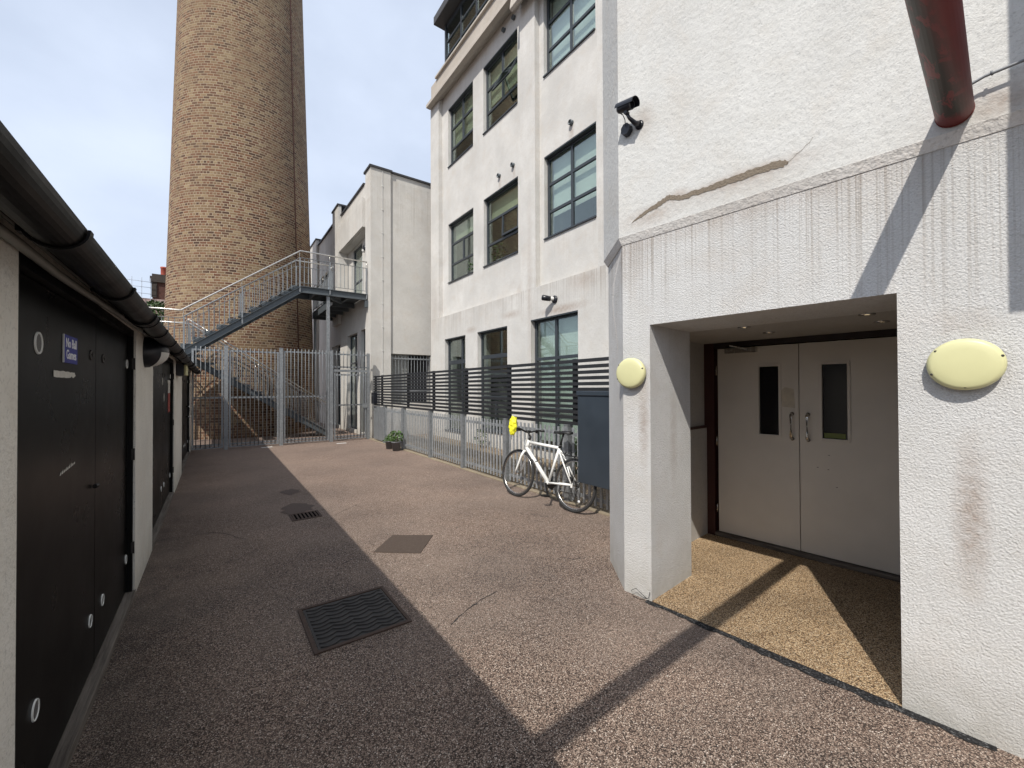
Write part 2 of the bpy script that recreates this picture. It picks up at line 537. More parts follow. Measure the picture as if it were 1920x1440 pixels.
        for i in range(len(us) - 1):
            for j in range(len(zs) - 1):
                if not solid(i, j):
                    continue
                a, b, c, d = us[i], us[i + 1], zs[j], zs[j + 1]
                s.bm.faces.new((V(a, c, 0), V(b, c, 0), V(b, d, 0), V(a, d, 0)))
                s.bm.faces.new((V(a, d, thick), V(b, d, thick), V(b, c, thick), V(a, c, thick)))
                if not solid(i - 1, j): s.bm.faces.new((V(a, c, 0), V(a, d, 0), V(a, d, thick), V(a, c, thick)))
                if not solid(i + 1, j): s.bm.faces.new((V(b, d, 0), V(b, c, 0), V(b, c, thick), V(b, d, thick)))
                if not solid(i, j - 1): s.bm.faces.new((V(b, c, 0), V(a, c, 0), V(a, c, thick), V(b, c, thick)))
                if not solid(i, j + 1): s.bm.faces.new((V(a, d, 0), V(b, d, 0), V(b, d, thick), V(a, d, thick)))
        return s
    def build(s, name, mat, parent=None, smooth=False, bevel=0, uv=None):
        me = bpy.data.meshes.new(name)
        bmesh.ops.recalc_face_normals(s.bm, faces=s.bm.faces[:])
        off = Vector((0, 0, 0))
        p = parent
        while p is not None:
            off += p.location
            p = p.parent
        for v in s.bm.verts:
            v.co -= off
        if smooth:
            for f in s.bm.faces:
                f.smooth = True
        s.bm.to_mesh(me); s.bm.free()
        me.materials.append(mat)
        o = bpy.data.objects.new(name, me)
        COL.objects.link(o)
        if parent is not None:
            o.parent = parent
        if bevel:
            b = o.modifiers.new('bevel', 'BEVEL')
            b.width = bevel; b.segments = 2; b.limit_method = 'ANGLE'; b.angle_limit = R(40)
        return o

def tag(o, label=None, cat=None, group=None, kind=None):
    if label: o['label'] = label
    if cat: o['category'] = cat
    if group: o['group'] = group
    if kind: o['kind'] = kind
    return o
def thing(name, loc, label, cat, group=None):
    o = bpy.data.objects.new(name, None)
    COL.objects.link(o)
    o.location = Vector(loc)
    o.empty_display_size = .2
    return tag(o, label, cat, group)
def text_mesh(name, txt, size, mat, parent, org, right, upv, extrude=.001, spacing=1.0, line=1.0):
    cu = bpy.data.curves.new(name, 'FONT')
    cu.body = txt; cu.size = size; cu.extrude = extrude; cu.space_line = line; cu.offset = size * .012
    cu.align_x = 'CENTER'; cu.align_y = 'CENTER'
    t = bpy.data.objects.new('tmp', cu)
    COL.objects.link(t)
    dg = bpy.context.evaluated_depsgraph_get()
    me = bpy.data.meshes.new_from_object(t.evaluated_get(dg))
    bpy.data.objects.remove(t)
    right, upv = Vector(right), Vector(upv)
    nrm = right.cross(upv)
    off = parent.location
    for v in me.vertices:
        v.co = Vector(org) + right * v.co.x * spacing + upv * v.co.y + nrm * v.co.z - off
    me.materials.clear(); me.materials.append(mat)
    o = bpy.data.objects.new(name, me)
    COL.objects.link(o)
    o.parent = parent
    return o
def copy_tree(o, parent=None):
    c = o.copy(); COL.objects.link(c)
    if parent is not None:
        c.parent = parent
    for ch in list(o.children):
        copy_tree(ch, c)
    return c

X, Y, Z = Vector((1, 0, 0)), Vector((0, 1, 0)), Vector((0, 0, 1))

# ================================================================== GROUND
g = MB()
n = 30
g.face([(-600, -600, 0), (600, -600, 0), (600, 600, 0), (-600, 600, 0)])
tag(g.build('ground', M_ground), kind='structure')
g = MB()
g.face([FP(-.0, .0, .006), FP(1.366, 0, .006), FP(1.366, .64, .006), FP(1.75, .64, .006), FP(1.75, 1.86, .006), FP(-.4, 1.86, .006), FP(-.4, .64, .006), FP(0, .64, .006)][::-1])
tag(g.build('porch_paving', M_porch), kind='structure')
g = MB()
g.box((4.07, 2.9, -.02), (6.06, 13.4, .012))
tag(g.build('yard_paving', M_yard), kind='structure')
# ragged tar seam along the doorway
g = MB()
pts = []
for i in range(41):
    s = 1.40 - i * 1.75 / 40
    pts.append((s, -.035 - .028 * random.random() - .02 * (math.sin(s * 4) > .3), .012 * random.random() - .002))
for a, b in zip(pts, pts[1:]):
    if b[0] < -.35: break
    g.face([FP(a[0], a[1], .004), FP(b[0], b[1], .004), FP(b[0], max(b[2], -.004) if b[0] > 0.02 else -.004, .0045), FP(a[0], max(a[2], -.004) if a[0] > 0.02 else -.004, .0045)])
tag(g.build('tar_seam', M_tar), kind='structure')
g = MB()
for (a0, a1, cx, cy, rx, ry) in ((0, 1, .97, 7.25, .13, .19), (0, 1, .92, 6.20, .20, .26)):
    ring = []
    for k in range(22):
        q = k * 2 * math.pi / 22
        j = 1 + .22 * random.uniform(-1, 1)
        ring.append((cx + rx * j * math.cos(q), cy + ry * j * math.sin(q), .004))
    g.face(ring)
tag(g.build('damp_patches', paint('damp_aggregate', (.075, .050, .040), .7, .4, .6, 90)), kind='structure')

# ================================================================== BRICK CHIMNEY
CC = Vector((.91, 18.6, 0))
ch = thing('brick_chimney', CC, 'huge round tapering brown brick factory chimney behind the steel stairs', 'chimney')
def Rz(z): return 2.44 - .0283 * z
bm = bmesh.new()
uvl = bm.loops.layers.uv.new('UVMap')
SEG = 96
zz = [0, 2, 4, 6, 8, 10, 12, 15, 18, 22, 27, 33, 40]
rings = [[bm.verts.new((Rz(z) * math.cos(2 * math.pi * k / SEG), Rz(z) * math.sin(2 * math.pi * k / SEG), z)) for k in range(SEG)] for z in zz]
C0 = 66 * .232
for i in range(len(zz) - 1):
    for k in range(SEG):
        k2 = (k + 1) % SEG
        f = bm.faces.new((rings[i][k], rings[i][k2], rings[i + 1][k2], rings[i + 1][k]))
        f.smooth = True
        for lp, (kk, z) in zip(f.loops, ((k, zz[i]), (k + 1, zz[i]), (k + 1, zz[i + 1]), (k, zz[i + 1]))):
            lp[uvl].uv = (kk / SEG * C0, z)
bm.faces.new(rings[-1])
me = bpy.data.meshes.new('shaft'); bm.to_mesh(me); bm.free(); me.materials.append(M_brick)
o = bpy.data.objects.new('shaft', me); COL.objects.link(o); o.parent = ch
# lightning conductor strip down the right side
qa = R(-48)
b = MB()
b.tube([CC + Vector((math.cos(qa) * (Rz(z) + .012), math.sin(qa) * (Rz(z) + .012), z)) for z in (.2, 10, 20, 30, 39.8)], .022, 6)
b.build('lightning_conductor', paint('rust_strip', (.075, .03, .02), .8), ch)
b = MB()
for z0 in (39.4,):
    b.lathe([(Rz(z0) - .05, 0), (Rz(z0) + .18, .1), (Rz(z0) + .22, .7), (Rz(z0) - .05, .75)], CC + Z * z0, Z, 64)
b.build('crown', M_brickd, ch)

# ================================================================== GARAGE / STORE SHED ON THE LEFT
sh = thing('store_shed', (-.5, 7, 0), 'low rendered shed with black double doors and black gutter along the alley', 'shed')
DOORS = [(1.954, 4.343, 2.06), (5.46, 8.15, 2.05), (10.0, 13.12, 2.04)]
b = MB()
# (U along +Y, outward +X)
b.wall((-.5, 0, 0), Y, X, .22, -3.0, 13.75, 0, 2.3, [(d[0], d[1], -.0, d[2]) for d in DOORS])
b.box((-3.6, -3.0, 0), (-.73, -2.8, 2.3)); b.box((-3.6, 13.55, 0), (-.73, 13.75, 2.3)); b.box((-3.8, -3, 0), (-3.6, 13.75, 2.3))
b.build('wall', M_shedwall, sh)
b = MB()
b.extr([(-.385, -3.1, 2.168), (-.385, -3.1, 2.12 + .075), (-3.95, -3.1, 2.62), (-3.95, -3.1, 2.58)], (0, 17.0, 0))
b.build('roof', M_tileroof, sh)
b = MB()
b.box((-.495, -3.1, 2.10), (-.4241, 13.85, 2.165)); b.box((-.424, -3.1, 2.035), (-.412, 13.85, 2.165))
b.build('fascia', M_soffit, sh)
# gutter
b = MB()
gx, gz_, gr = -.350, 2.045, .060
def half(y0, y1, r, zc):
    prof = [(gx + r * math.cos(a), zc - r * math.sin(a) * .95) for a in [R(k) for k in range(0, 181, 12)]]
    inner = [(gx + (r - .006) * math.cos(a), zc - (r - .006) * math.sin(a) * .95) for a in [R(k) for k in range(180, -1, -12)]]
    b.extr([(x, y0, z) for x, z in prof + inner], (0, y1 - y0, 0))
half(-3.1, 13.3, gr, gz_)
b.build('gutter', M_blackm, sh, smooth=False)
yv = [-2.2, -1.2, -.2, .75, 1.62, 2.42, 3.25, 4.0, 4.85, 5.75, 6.7, 7.7, 8.75, 9.8, 10.9, 12.0, 13.0]
gut = [o for o in sh.children if o.name.startswith('gutter')][0]
for i, y in enumerate(yv):
    b = MB()
    half(y, y + (.035 if i % 3 else .10), gr + .009, gz_)
    if i % 3 == 0:
        half(y - .03, y - .018, gr + .014, gz_); half(y + .118, y + .13, gr + .014, gz_)
    b.box((gx - gr - .012, y, gz_ - .03), (gx - gr + .002, y + .035, gz_ + .02))
    b.build('bracket', M_blackm, gut)
# conduit and cables under the eave
b = MB()
cy = [1.0, 1.85, 2.2, 2.6, 3.4, 4.5, 4.9]
czz = [2.030, 2.034, 2.028, 2.035, 2.055, 2.075, 2.07]
b.tube([(-.472, y, z) for y, z in zip(cy, czz)], .015, 8)
b.tube([(-.482, y, z) for y, z in zip([1.0, 2.0, 3, 4, 4.6, 5.2], [2.095, 2.09, 2.085, 2.085, 2.075, 2.09])], .007, 6)
b.tube([(-.478, y, 2.075 + .012 * math.sin(y * 5)) for y in [4.9 + .25 * k for k in range(34)]], .008, 6)
b.tube([(-.47, y, 2.055 + .015 * math.sin(y * 3.3 + 1)) for y in [5.3 + .3 * k for k in range(26)]], .006, 6)
b.build('conduit', M_conduit, sh)

XL = -.545
def vent(parent, y, z, r=.042):
    b = MB()
    b.lathe([(r * .84, .002), (r * .86, .006), (r, .006), (r * 1.02, .001)], (XL, y, z), X, 24)
    o = b.build('vent', M_ventrim, parent)
    b = MB()
    b.lathe([(0, .003), (r * .85, .003)], (XL, y, z), X, 20)
    b.build('mesh', M_ventmesh, o)
vents = [(2.319, 1.778, 1), (4.27, 1.795, .8), (2.314, .401, .9), (3.162, .349, .8), (3.462, .34, .8), (4.27, .312, .8)]
for di, (y0, y1, zt) in enumerate(DOORS):
    d = bpy.data.objects.new('double_door', None); COL.objects.link(d); d.parent = sh
    d['label'] = ['nearest glossy black double door with round vents and blue sign', 'middle black double door with red and white tape', 'farthest black double door beside the gates'][di]
    b = MB()
    fwid = .055
    b.box((-.60, y0 + .001, .03), (-.512, y0 + fwid, zt - .001)); b.box((-.60, y1 - fwid * .5, .03), (-.512, y1 - .001, zt - .001))
    b.box((-.60, y0 + fwid, zt - .05), (-.512, y1 - fwid * .5, zt - .001))
    b.build('frame', M_blackm, d)
    ym = {0: 3.27, 1: 7.05, 2: 11.6}[di]
    for (a, c) in ((y0 + fwid + .004, ym - .004), (ym + .004, y1 - fwid * .5 - .004)):
        b = MB()
        b.box((XL - .04, a, .065), (XL, c, zt - .055))
        lf = b.build('leaf', M_black, d, bevel=.002)
        for vy, vz, k in vents:
            yy = vy if di == 0 else y0 + (vy - 1.954) / 2.389 * (y1 - y0)
            if a < yy < c:
                if di == 0 or vz < .42 and k < .9 or vz > 1:
                    vent(lf, yy, vz, .042 * k)
    for yy in (ym - .12, ym + .18):
        b = MB()
        b.lathe([(.028, 0), (.028, .004), (.018, .006), (.016, .003), (0, .003)], (XL, yy, 1.788), X, 18)
        b.lathe([(.007, .003), (.007, .009), (0, .01)], (XL, yy, 1.788), X, 10)
        b.build('escutcheon', M_iron, d)
    for z in (.38, 1.10, 1.80):
        b = MB()
        b.box((-.520, y1 - .030, z - .042), (-.509, y1 - .014, z + .042))
        b.tube([(-.505, y1 - .022, z - .045), (-.505, y1 - .022, z + .045)], .005, 8)
        b.build('hinge', M_iron, d)
    b = MB()
    b.hexa([(-.58, y0 + .02, .001), (-.496, y0 + .02, .001), (-.496, y1 + .03, .001), (-.60, y1 - .03, .001),
            (-.60, y0 + .02, .058), (-.498, y0 + .02, .046), (-.498, y1 + .03, .042), (-.60, y1 - .03, .054)])
    b.build('sill', M_wood, d, bevel=.004)
    if di == 0:
        b = MB()
        random.seed(3)
        top = [(2.506 + i * .34 / 14, 1.684 - .004 * random.random()) for i in range(15)]
        bot = [(2.506 + i * .34 / 14, 1.656 + (.008 if i > 10 and i % 2 else -.003) * random.random()) for i in range(15)]
        top[-1] = (2.83, 1.672); bot[-1] = (2.845, 1.668)
        for i in range(14):
            b.face([(XL + .0025, *bot[i]), (XL + .0025, *bot[i + 1]), (XL + .0025, *top[i + 1]), (XL + .0025, *top[i])])
        b.build('torn_sticker', M_paper, d)
        b = MB()
        for i in range(9):
            y = 2.60 + i * .027; z = 1.232 + i * .0022
            b.face([(XL + .0022, y, z - .004), (XL + .0022, y + .02, z - .004), (XL + .0022, y + .024, z + .004 + .014 * random.random()), (XL + .0022, y + .008, z + .005)])
        b.build('scratch', M_paper, d)
        b = MB()
        b.tube([(XL + .012, 3.19, 1.07), (XL + .02, 3.21, 1.07)], .012, 10)
        b.build('lock', M_iron, d)
    if di == 1:
        b = MB()
        b.box((XL + .001, 7.65, 1.69), (XL + .004, 8.05, 1.735)); b.box((XL + .001, 7.72, 1.55), (XL + .005, 8.0, 1.69))
        b.build('white_tape', M_paper, d)
        b = MB()
        b.box((XL + .001, 7.72, 1.27), (XL + .005, 8.0, 1.548))
        b.build('red_tape', M_redtape, d)
        b = MB(); b.box((XL + .001, 6.93, 1.66), (XL + .003, 6.98, 1.75)); b.build('torn_sticker', M_paper, d)
        b = MB(); b.box((XL + .001, 7.12, 1.45), (XL + .003, 7.17, 1.55))
        b.build('torn_sticker', M_paper, d)
    if di == 2:
        for z in (1.2, .96):
            b = MB(); b.tube([(XL, 12.35, z), (XL + .09, 12.35, z), (XL + .09, 12.9, z - .01)], .012, 8)
            b.build('bolt_handle', M_chrome, d)

sg = thing('no_ball_games_sign', (XL, 2.745, 1.78), 'small blue "No Ball Games" sign on the black door', 'sign')
b = MB(); b.box((XL + .0005, 2.637, 1.722), (XL + .006, 2.853, 1.848)); b.build('plate', M_sign, sg, bevel=.001)
b = MB(); b.box((XL + .001, 2.6325, 1.722), (XL + .0065, 2.6365, 1.848)); b.build('edge', M_ventrim, sg)
text_mesh('lettering', 'No Ball\nGames', .058, M_signw, sg, (XL + .0065, 2.747, 1.785), -Y * -1, Z, .0006, 1.0, .9)

def halfmoon_lamp():
    o = thing('bulkhead_lamp', (-.5, 4.86, 1.93), 'black half moon bulkhead lamp on the white pier nearest the camera', 'wall lamp', 'black lamps on the shed')
    b = MB()
    # black quarter dome hood over a pale lens
    cen = Vector((-.5, 4.86, 1.93))
    rx, ry, rz = .17, .145, .135
    rows = []
    for i in range(13):
        a = R(-90 + 180 * i / 12)
        rows.append([cen + Vector((rx * math.cos(a) * math.sin(c), ry * math.cos(a) * math.cos(c), rz * math.sin(a))) for c in [R(k) for k in range(0, 181, 15)]])
    bm_ = b.bm
    vv = [[bm_.verts.new(p) for p in r] for r in rows]
    lens = MB()
    lv = [[lens.bm.verts.new(cen + (p - cen) * .985) for p in r] for r in rows]
    for i in range(12):
        for k in range(12):
            mid = (rows[i][k] + rows[i + 1][k + 1]) / 2 - cen
            islens = i < 6 and 3 <= k <= 8 and mid.x > .03 and i > 0
            if islens:
                lens.bm.faces.new((lv[i][k], lv[i][k + 1], lv[i + 1][k + 1], lv[i + 1][k])).smooth = True
            else:
                bm_.faces.new((vv[i][k], vv[i][k + 1], vv[i + 1][k + 1], vv[i + 1][k])).smooth = True
    for q_ in (b, lens):
        bmesh.ops.delete(q_.bm, geom=[v for v in q_.bm.verts if not v.link_faces], context='VERTS')
    b.build('hood', M_ctv, o)
    lens.build('lens', M_trim, o)
    return o
halfmoon_lamp()
o = thing('flood_lamp', (-.5, 8.6, 1.93), 'small box lamp with cream front on the farther white pier', 'wall lamp', 'black lamps on the shed')
b = MB(); b.box((-.499, 8.45, 1.82), (-.40, 8.95, 2.02)); b.build('housing', M_ctv, o, bevel=.01)
b = MB(); b.box((-.399, 8.47, 1.83), (-.365, 8.93, 2.00)); b.build('lens', M_cream_lamp, o, bevel=.01)

# ================================================================== MAIN BUILDING (white facade with grey windows)
mb = thing('main_building', (6.06, 8, 0), 'tall white rendered building with grey framed windows behind the bicycle', 'building')
FX, PX = 6.20, 6.06
def window(parent, O, U, N, u0, u1, z0, z1, cols, rows, setb=.10, fr=.064, blind=None, sash=None, name='window', thick_rows=(), sill=True, roomd=1.6):
    """framed window in the plane O (U along, N outward); cols/rows are fractions of mullions"""
    O, U, N = Vector(O), Vector(U), Vector(N)
    def P(u, z, t): return O + U * u + Z * z - N * t
    def bx(b, ua, ub, za, zb, ta, tb):
        b.hexa([P(ua, za, ta), P(ub, za, ta), P(ub, za, tb), P(ua, za, tb), P(ua, zb, ta), P(ub, zb, ta), P(ub, zb, tb), P(ua, zb, tb)])
    b = MB()
    bx(b, u0, u0 + fr, z0, z1, setb, setb + .06); bx(b, u1 - fr, u1, z0, z1, setb, setb + .06)
    bx(b, u0 + fr, u1 - fr, z0, z0 + fr, setb, setb + .06); bx(b, u0 + fr, u1 - fr, z1 - fr, z1, setb, setb + .06)
    W, Hh = u1 - u0, z1 - z0
    for (f, ra, rb) in cols:
        uc = u0 + W * f
        bx(b, uc - fr * .55, uc + fr * .55, z0 + Hh * ra + (fr if ra == 0 else 0), z0 + Hh * rb - (fr if rb == 1 else 0), setb + .002, setb + .057)
    for (f, ca, cb) in rows:
        zc = z0 + Hh * f
        k = .5 if f not in thick_rows else .9
        bx(b, u0 + W * ca + fr, u0 + W * cb - fr, zc - fr * k, zc + fr * k, setb + .004, setb + .055)
    win = b.build(name, M_frame, parent, bevel=.004)
    b = MB()
    bx(b, u0 + fr * .6, u1 - fr * .6, z0 + fr * .6, z1 - fr * .6, setb + .026, setb + .032)
    b.build('pane', M_glass, win)
    if sill:
        b = MB()
        bx(b, u0 + .004, u1 - .004, z0 - .004, z0 + .026, -.035, setb - .002)
        b.build('sill', M_frame, win)
        b = MB()
        bx(b, u0 + .004, u1 - .004, z1 - .03, z1 - .004, .001, setb - .002)
        b.build('head_trim', M_frame, win)
    if blind:
        mt, zb_frac, fs = blind
        b = MB()
        bx(b, u0 + fr, u1 - fr, z0 + Hh * zb_frac, z1 - fr, setb + .14, setb + .15)
        b.build('blind', mt, win)
    b = MB()
    # room lining, open towards the glass
    t0, t1 = .36, roomd + .36
    a0, a1, c0, c1 = u0 - .3, u1 + .3, z0 - .25, z1 + .2
    q = lambda u, z, t: P(u, z, t)
    b.face([q(a0, c0, t1), q(a1, c0, t1), q(a1, c1, t1), q(a0, c1, t1)])
    b.face([q(a0, c0, t0), q(a0, c0, t1), q(a0, c1, t1), q(a0, c1, t0)])
    b.face([q(a1, c0, t0), q(a1, c0, t1), q(a1, c1, t1), q(a1, c1, t0)])
    b.face([q(a0, c0, t0), q(a1, c0, t0), q(a1, c0, t1), q(a0, c0, t1)])
    b.face([q(a0, c1, t0), q(a1, c1, t0), q(a1, c1, t1), q(a0, c1, t1)])
    b.build('room', M_room, win)
    if sash:
        ua, ub, za, zb, ang = sash
        b = MB()
        ua, ub = u0 + W * ua, u0 + W * ub; za, zb = z0 + Hh * za, z0 + Hh * zb
        hh = zb - za
        def Q(u, k, t):       # k from top, swing outward
            return P(u, zb - k * math.cos(ang), -(k * math.sin(ang)) + setb + t)
        def bq(u_a, u_b, k_a, k_b):
            b.hexa([Q(u_a, k_b, -.03), Q(u_b, k_b, -.03), Q(u_b, k_b, .015), Q(u_a, k_b, .015), Q(u_a, k_a, -.03), Q(u_b, k_a, -.03), Q(u_b, k_a, .015), Q(u_a, k_a, .015)])
        f2 = .05
        bq(ua, ua + f2, 0, hh); bq(ub - f2, ub, 0, hh); bq(ua + f2, ub - f2, 0, f2); bq(ua + f2, ub - f2, hh - f2, hh)
        s_ = b.build('sash', M_frame, win, bevel=.003)
        b = MB(); b.hexa([Q(ua + f2, hh - f2, -.01), Q(ub - f2, hh - f2, -.01), Q(ub - f2, hh - f2, -.004), Q(ua + f2, hh - f2, -.004), Q(ua + f2, f2, -.01), Q(ub - f2, f2, -.01), Q(ub - f2, f2, -.004), Q(ua + f2, f2, -.004)]); b.build('sash_pane', M_glass, win)
    return win

yL, yM, yR = (10.55, 12.15), (8.33, 9.97), (5.70, 7.31)
z1a, z1b, z2a, z2b = 5.02, 6.95, 8.80, 10.73
upper = []
for (a, c) in (yL, yM, yR):
    for (za, zb) in ((z1a, z1b), (z2a, z2b)):
        upper.append((a, c, za, zb))
b = MB()
b.wall((FX, 0, 0), Y, -X, .3, 8.051, 12.579, 3.941, 11.3, [h for h in upper if h[0] > 8])
b.wall((FX, 0, 0), Y, -X, .3, 5.541, 7.469, 3.941, 11.3, [h for h in upper if h[0] < 8])
# proud piers between the panels
b.box((PX, 12.58, 3.94), (6.5, 13.2, 11.3))
b.box((PX, 7.47, 3.94), (6.5, 8.05, 11.3))
b.box((PX, 2.45, 3.94), (6.5, 5.54, 11.3))
gf = [(10.80, 12.15, .25, 3.19), (8.63, 10.1, .42, 3.19), (6.10, 7.66, .22, 3.20)]
b.wall((PX, 0, 0), Y, -X, .44, 2.45, 13.2, -.1, 3.939, gf)
b.box((6.51, 2.45, 0), (14, 2.65, 11.3)); b.box((6.51, 13.0, 0), (14, 13.2, 11.3))
b.build('wall', M_facade, mb)
# cornice: sloping cove, parapet and coping, swept along the front
b = MB()
prof = [(6.51, 11.302), (6.19, 11.302), (6.00, 11.19), (5.86, 11.20), (5.86, 11.30), (6.05, 11.62), (6.05, 12.0), (6.51, 12.0)]
b.extr([(x, 8.05, z) for x, z in prof], (0, 5.08, 0))
prof2 = [(6.51, 11.302), (6.05, 11.302), (5.94, 10.82), (5.82, 10.70), (5.76, 10.74), (5.78, 10.90), (5.86, 11.35), (5.95, 12.0), (6.51, 12.0)]
b.extr([(x, 2.45, z) for x, z in prof2], (0, 5.598, 0))
b.build('cornice', M_cream, mb)
b = MB(); b.box((5.98, 2.40, 12.001), (6.55, 12.70, 12.07)); b.build('coping', M_cream, mb, bevel=.01)
# attic storey with grey glazing under a flat roof
at = []
y = 12.45
k = 0
at_o = bpy.data.objects.new('attic_storey', None); COL.objects.link(at_o); at_o.parent = mb
b = MB()
b.box((6.24, 12.38, 12.07), (6.33, 12.47, 13.75))
yy = 12.38
segs = []
wd = [1.0, .95, 1.0, 1.3, 1.3, 1.3, 1.3]
for wseg in wd:
    y2 = yy - wseg
    b.box((6.25, y2 - .05, 12.07), (6.32, y2 + .03, 13.75))
    b.box((6.252, y2 + .03, 12.07), (6.318, yy - .05, 12.14)); b.box((6.252, y2 + .03, 13.60), (6.318, yy - .05, 13.75))
    b.box((6.252, y2 + .03, 12.62), (6.318, yy - .05, 12.68)); b.box((6.252, y2 + .03, 13.10), (6.318, yy - .05, 13.16))
    segs.append((y2, yy)); yy = y2
b.box((6.33, 12.38, 12.07), (9, 12.47, 13.75))
b.build('glazing_frame', M_frame, at_o)
b = MB()
for (a, c) in segs:
    b.box((6.28, a + .03, 12.14), (6.286, c - .05, 13.60))
b.build('pane', M_glass, at_o)
b = MB(); b.box((7.4, 2.5, 12.0), (7.42, 12.3, 13.8)); b.build('back_wall', M_room, at_o)
b = MB(); b.box((6.45, 9.6, 12.1), (6.47, 12.2, 13.0)); b.build('blind', M_blind, at_o)
b = MB(); b.box((5.92, 2.4, 13.76), (9, 12.66, 14.02)); b.build('roof', paint('roof_edge', (.06, .06, .062), .5), at_o, bevel=.02)
# windows
two3 = dict(cols=[(.5, 0, 1)], rows=[(.34, 0, 1), (.67, 0, 1)])
F0 = (FX, 0, 0)
O_ = F0
def win_low(a, c, za, zb, blind, sash=None, cols=None):
    cols = cols or [(.5, .32, .66)]
    return window(mb, O_, Y, -X, a, c, za, zb, cols, [(.32, 0, 1), (.66, 0, 1)], blind=blind, sash=sash)
window(mb, O_, Y, -X, *yR, z1a, z1b, **two3, blind=(M_blind, .30, 0))
window(mb, O_, Y, -X, *yR, z2a, z2b, **two3, blind=(M_blind, .12, 0))
win_low(*yM, z1a, z1b, (M_blindg, .70, 0), (.04, .5, .345, .655, R(2)))
win_low(*yM, z2a, z2b, (M_blindg, .45, 0), (.04, .52, .33, .68, R(27)), cols=[(.5, .32, 1)])
win_low(*yL, z1a, z1b, (M_blindg, .74, 0), None)
win_low(*yL, z2a, z2b, (M_blindg, .40, 0), None, cols=[(.5, .32, 1)])
O2 = (PX, 0, 0)
window(mb, O2, Y, -X, 6.10, 7.66, .22, 3.20, [(.52, 0, 1)], [(.69, 0, 1), (.30, 0, 1)], setb=.12, fr=.07, blind=(M_blind, .05, 0), name='window', roomd=1.5)
window(mb, O2, Y, -X, 8.63, 10.1, .42, 3.19, [(.5, 0, .3)], [(.74, 0, 1), (.34, 0, 1)], setb=.12, fr=.06, thick_rows=(.74,), roomd=1.5)
window(mb, O2, Y, -X, 10.80, 12.15, .25, 3.19, [(.32, 0, 1)], [(.74, 0, 1)], setb=.12, fr=.07, thick_rows=(.74,), name='door_window', roomd=1.5)
# small fittings on the facade
def vent_pipe(x, y, z):
    b = MB()
    b.lathe([(.055, 0), (.055, .07), (.04, .07), (.04, .01), (0, .01)], (x, y, z), -X, 16)
    return tag(b.build('vent_pipe', M_dgrey), None, 'vent pipe', 'vent pipes on the facade')
vp = []
for (y, z, lb) in ((9.15, 7.29, 'left vent pipe of the pair above the lower middle window'), (8.52, 7.30, 'right vent pipe of the pair above the lower middle window'),
                   (6.39, 7.27, 'round vent pipe above the lower window nearest the camera')):
    tag(vent_pipe(FX, y, z), lb)
for (y, z, lb) in ((8.90, 11.05, 'left vent pipe of the pair just under the cornice'), (8.45, 11.05, 'right vent pipe of the pair just under the cornice')):
    tag(vent_pipe(FX, y, z), lb)
sl = thing('spot_lamp', (PX, 6.80, 3.56), 'small black spot lamp above the large green ground floor window', 'wall lamp')
b = MB(); b.lathe([(0, 0), (.085, 0), (.085, .025), (.05, .04), (0, .04)], (PX, 6.80, 3.54), -X, 20); b.build('base', M_ctv, sl)
b = MB(); b.lathe([(.045, 0), (.045, .06), (0, .06)], (PX - .04, 6.82, 3.55), (-1, .25, .1), 16); b.build('neck', M_trim, sl)
b = MB(); b.lathe([(0, 0), (.055, 0), (.065, .17), (.05, .19), (0, .18)], (PX - .10, 6.84, 3.55), (-.8, .9, .25), 16); b.build('head', M_ctv, sl)

# ================================================================== REAR BUILDING (white, left of main)
rb = thing('rear_building', (4.12, 13.6, 0), 'two storey grey white building with stepped parapet behind the steel platform', 'building')
RX = 4.12
b = MB()
holesR = [(14.18, 17.43, 4.70, 7.04), (14.18, 14.72, .10, 3.62), (15.15, 16.52, .12, 3.60), (17.6, 19.2, .12, 3.4),
          (18.6, 21.4, 5.2, 6.9)]
b.wall((RX, 0, 0), Y, -X, .25, 14.18, 18.42, 0, 8.52, holesR[:3] + [(17.6, 18.421, .12, 3.4)])
b.wall((RX + .02, 0, 0), Y, -X, .23, 18.421, 26, 0, 8.60, [(18.422, 19.2, .12, 3.4), (19.2, 21.4, 5.2, 6.9), (22.6, 24.6, 5.2, 6.9)])
# corner pier and face towards the camera
b.box((RX, 13.601, 0), (4.79, 14.179, 8.86))
b.wall((4.791, 13.66, 0), X, -Y, .4, 0, 1.6, 0, 8.86, [(.03, 1.47, 1.1, 2.78)])
# piers along the side
b.box((RX - .12, 17.43, 4.2), (RX - .001, 18.42, 8.95)); b.box((RX - .10, 21.9, 0), (RX + .019, 23.6, 8.88))
# proud lintel band over the recess
b.box((RX - .10, 14.18, 7.06), (RX - .002, 17.429, 8.05))
# recess back wall and door opening
b.wall((RX + .26, 0, 0), Y, -X, .2, 14.1, 17.6, 4.5, 7.2, [(15.45, 16.75, 4.72, 6.98)])
b.build('wall', M_rear, rb)
b = MB()
b.box((RX - .04, 13.56, 8.861), (4.84, 14.25, 8.93)); b.box((4.841, 13.60, 8.861), (6.30, 13.72, 8.92))
b.box((RX - .05, 14.251, 8.521), (RX + .27, 17.40, 8.58)); b.box((RX - .16, 17.40, 8.951), (RX + .27, 18.45, 9.01))
b.box((RX - .05, 18.451, 8.601), (RX + .27, 21.87, 8.66)); b.box((RX - .14, 21.87, 8.881), (RX + .27, 23.65, 8.94))
b.build('coping', M_lead, rb)
b = MB(); b.box((4.40, 14.0, 8.2), (9, 26, 8.4)); b.build('roof', M_tileroof, rb)
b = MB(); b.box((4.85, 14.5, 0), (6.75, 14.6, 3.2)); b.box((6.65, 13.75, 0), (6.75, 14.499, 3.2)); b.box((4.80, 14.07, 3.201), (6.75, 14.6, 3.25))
b.build('dark_store', M_roomdark, rb)
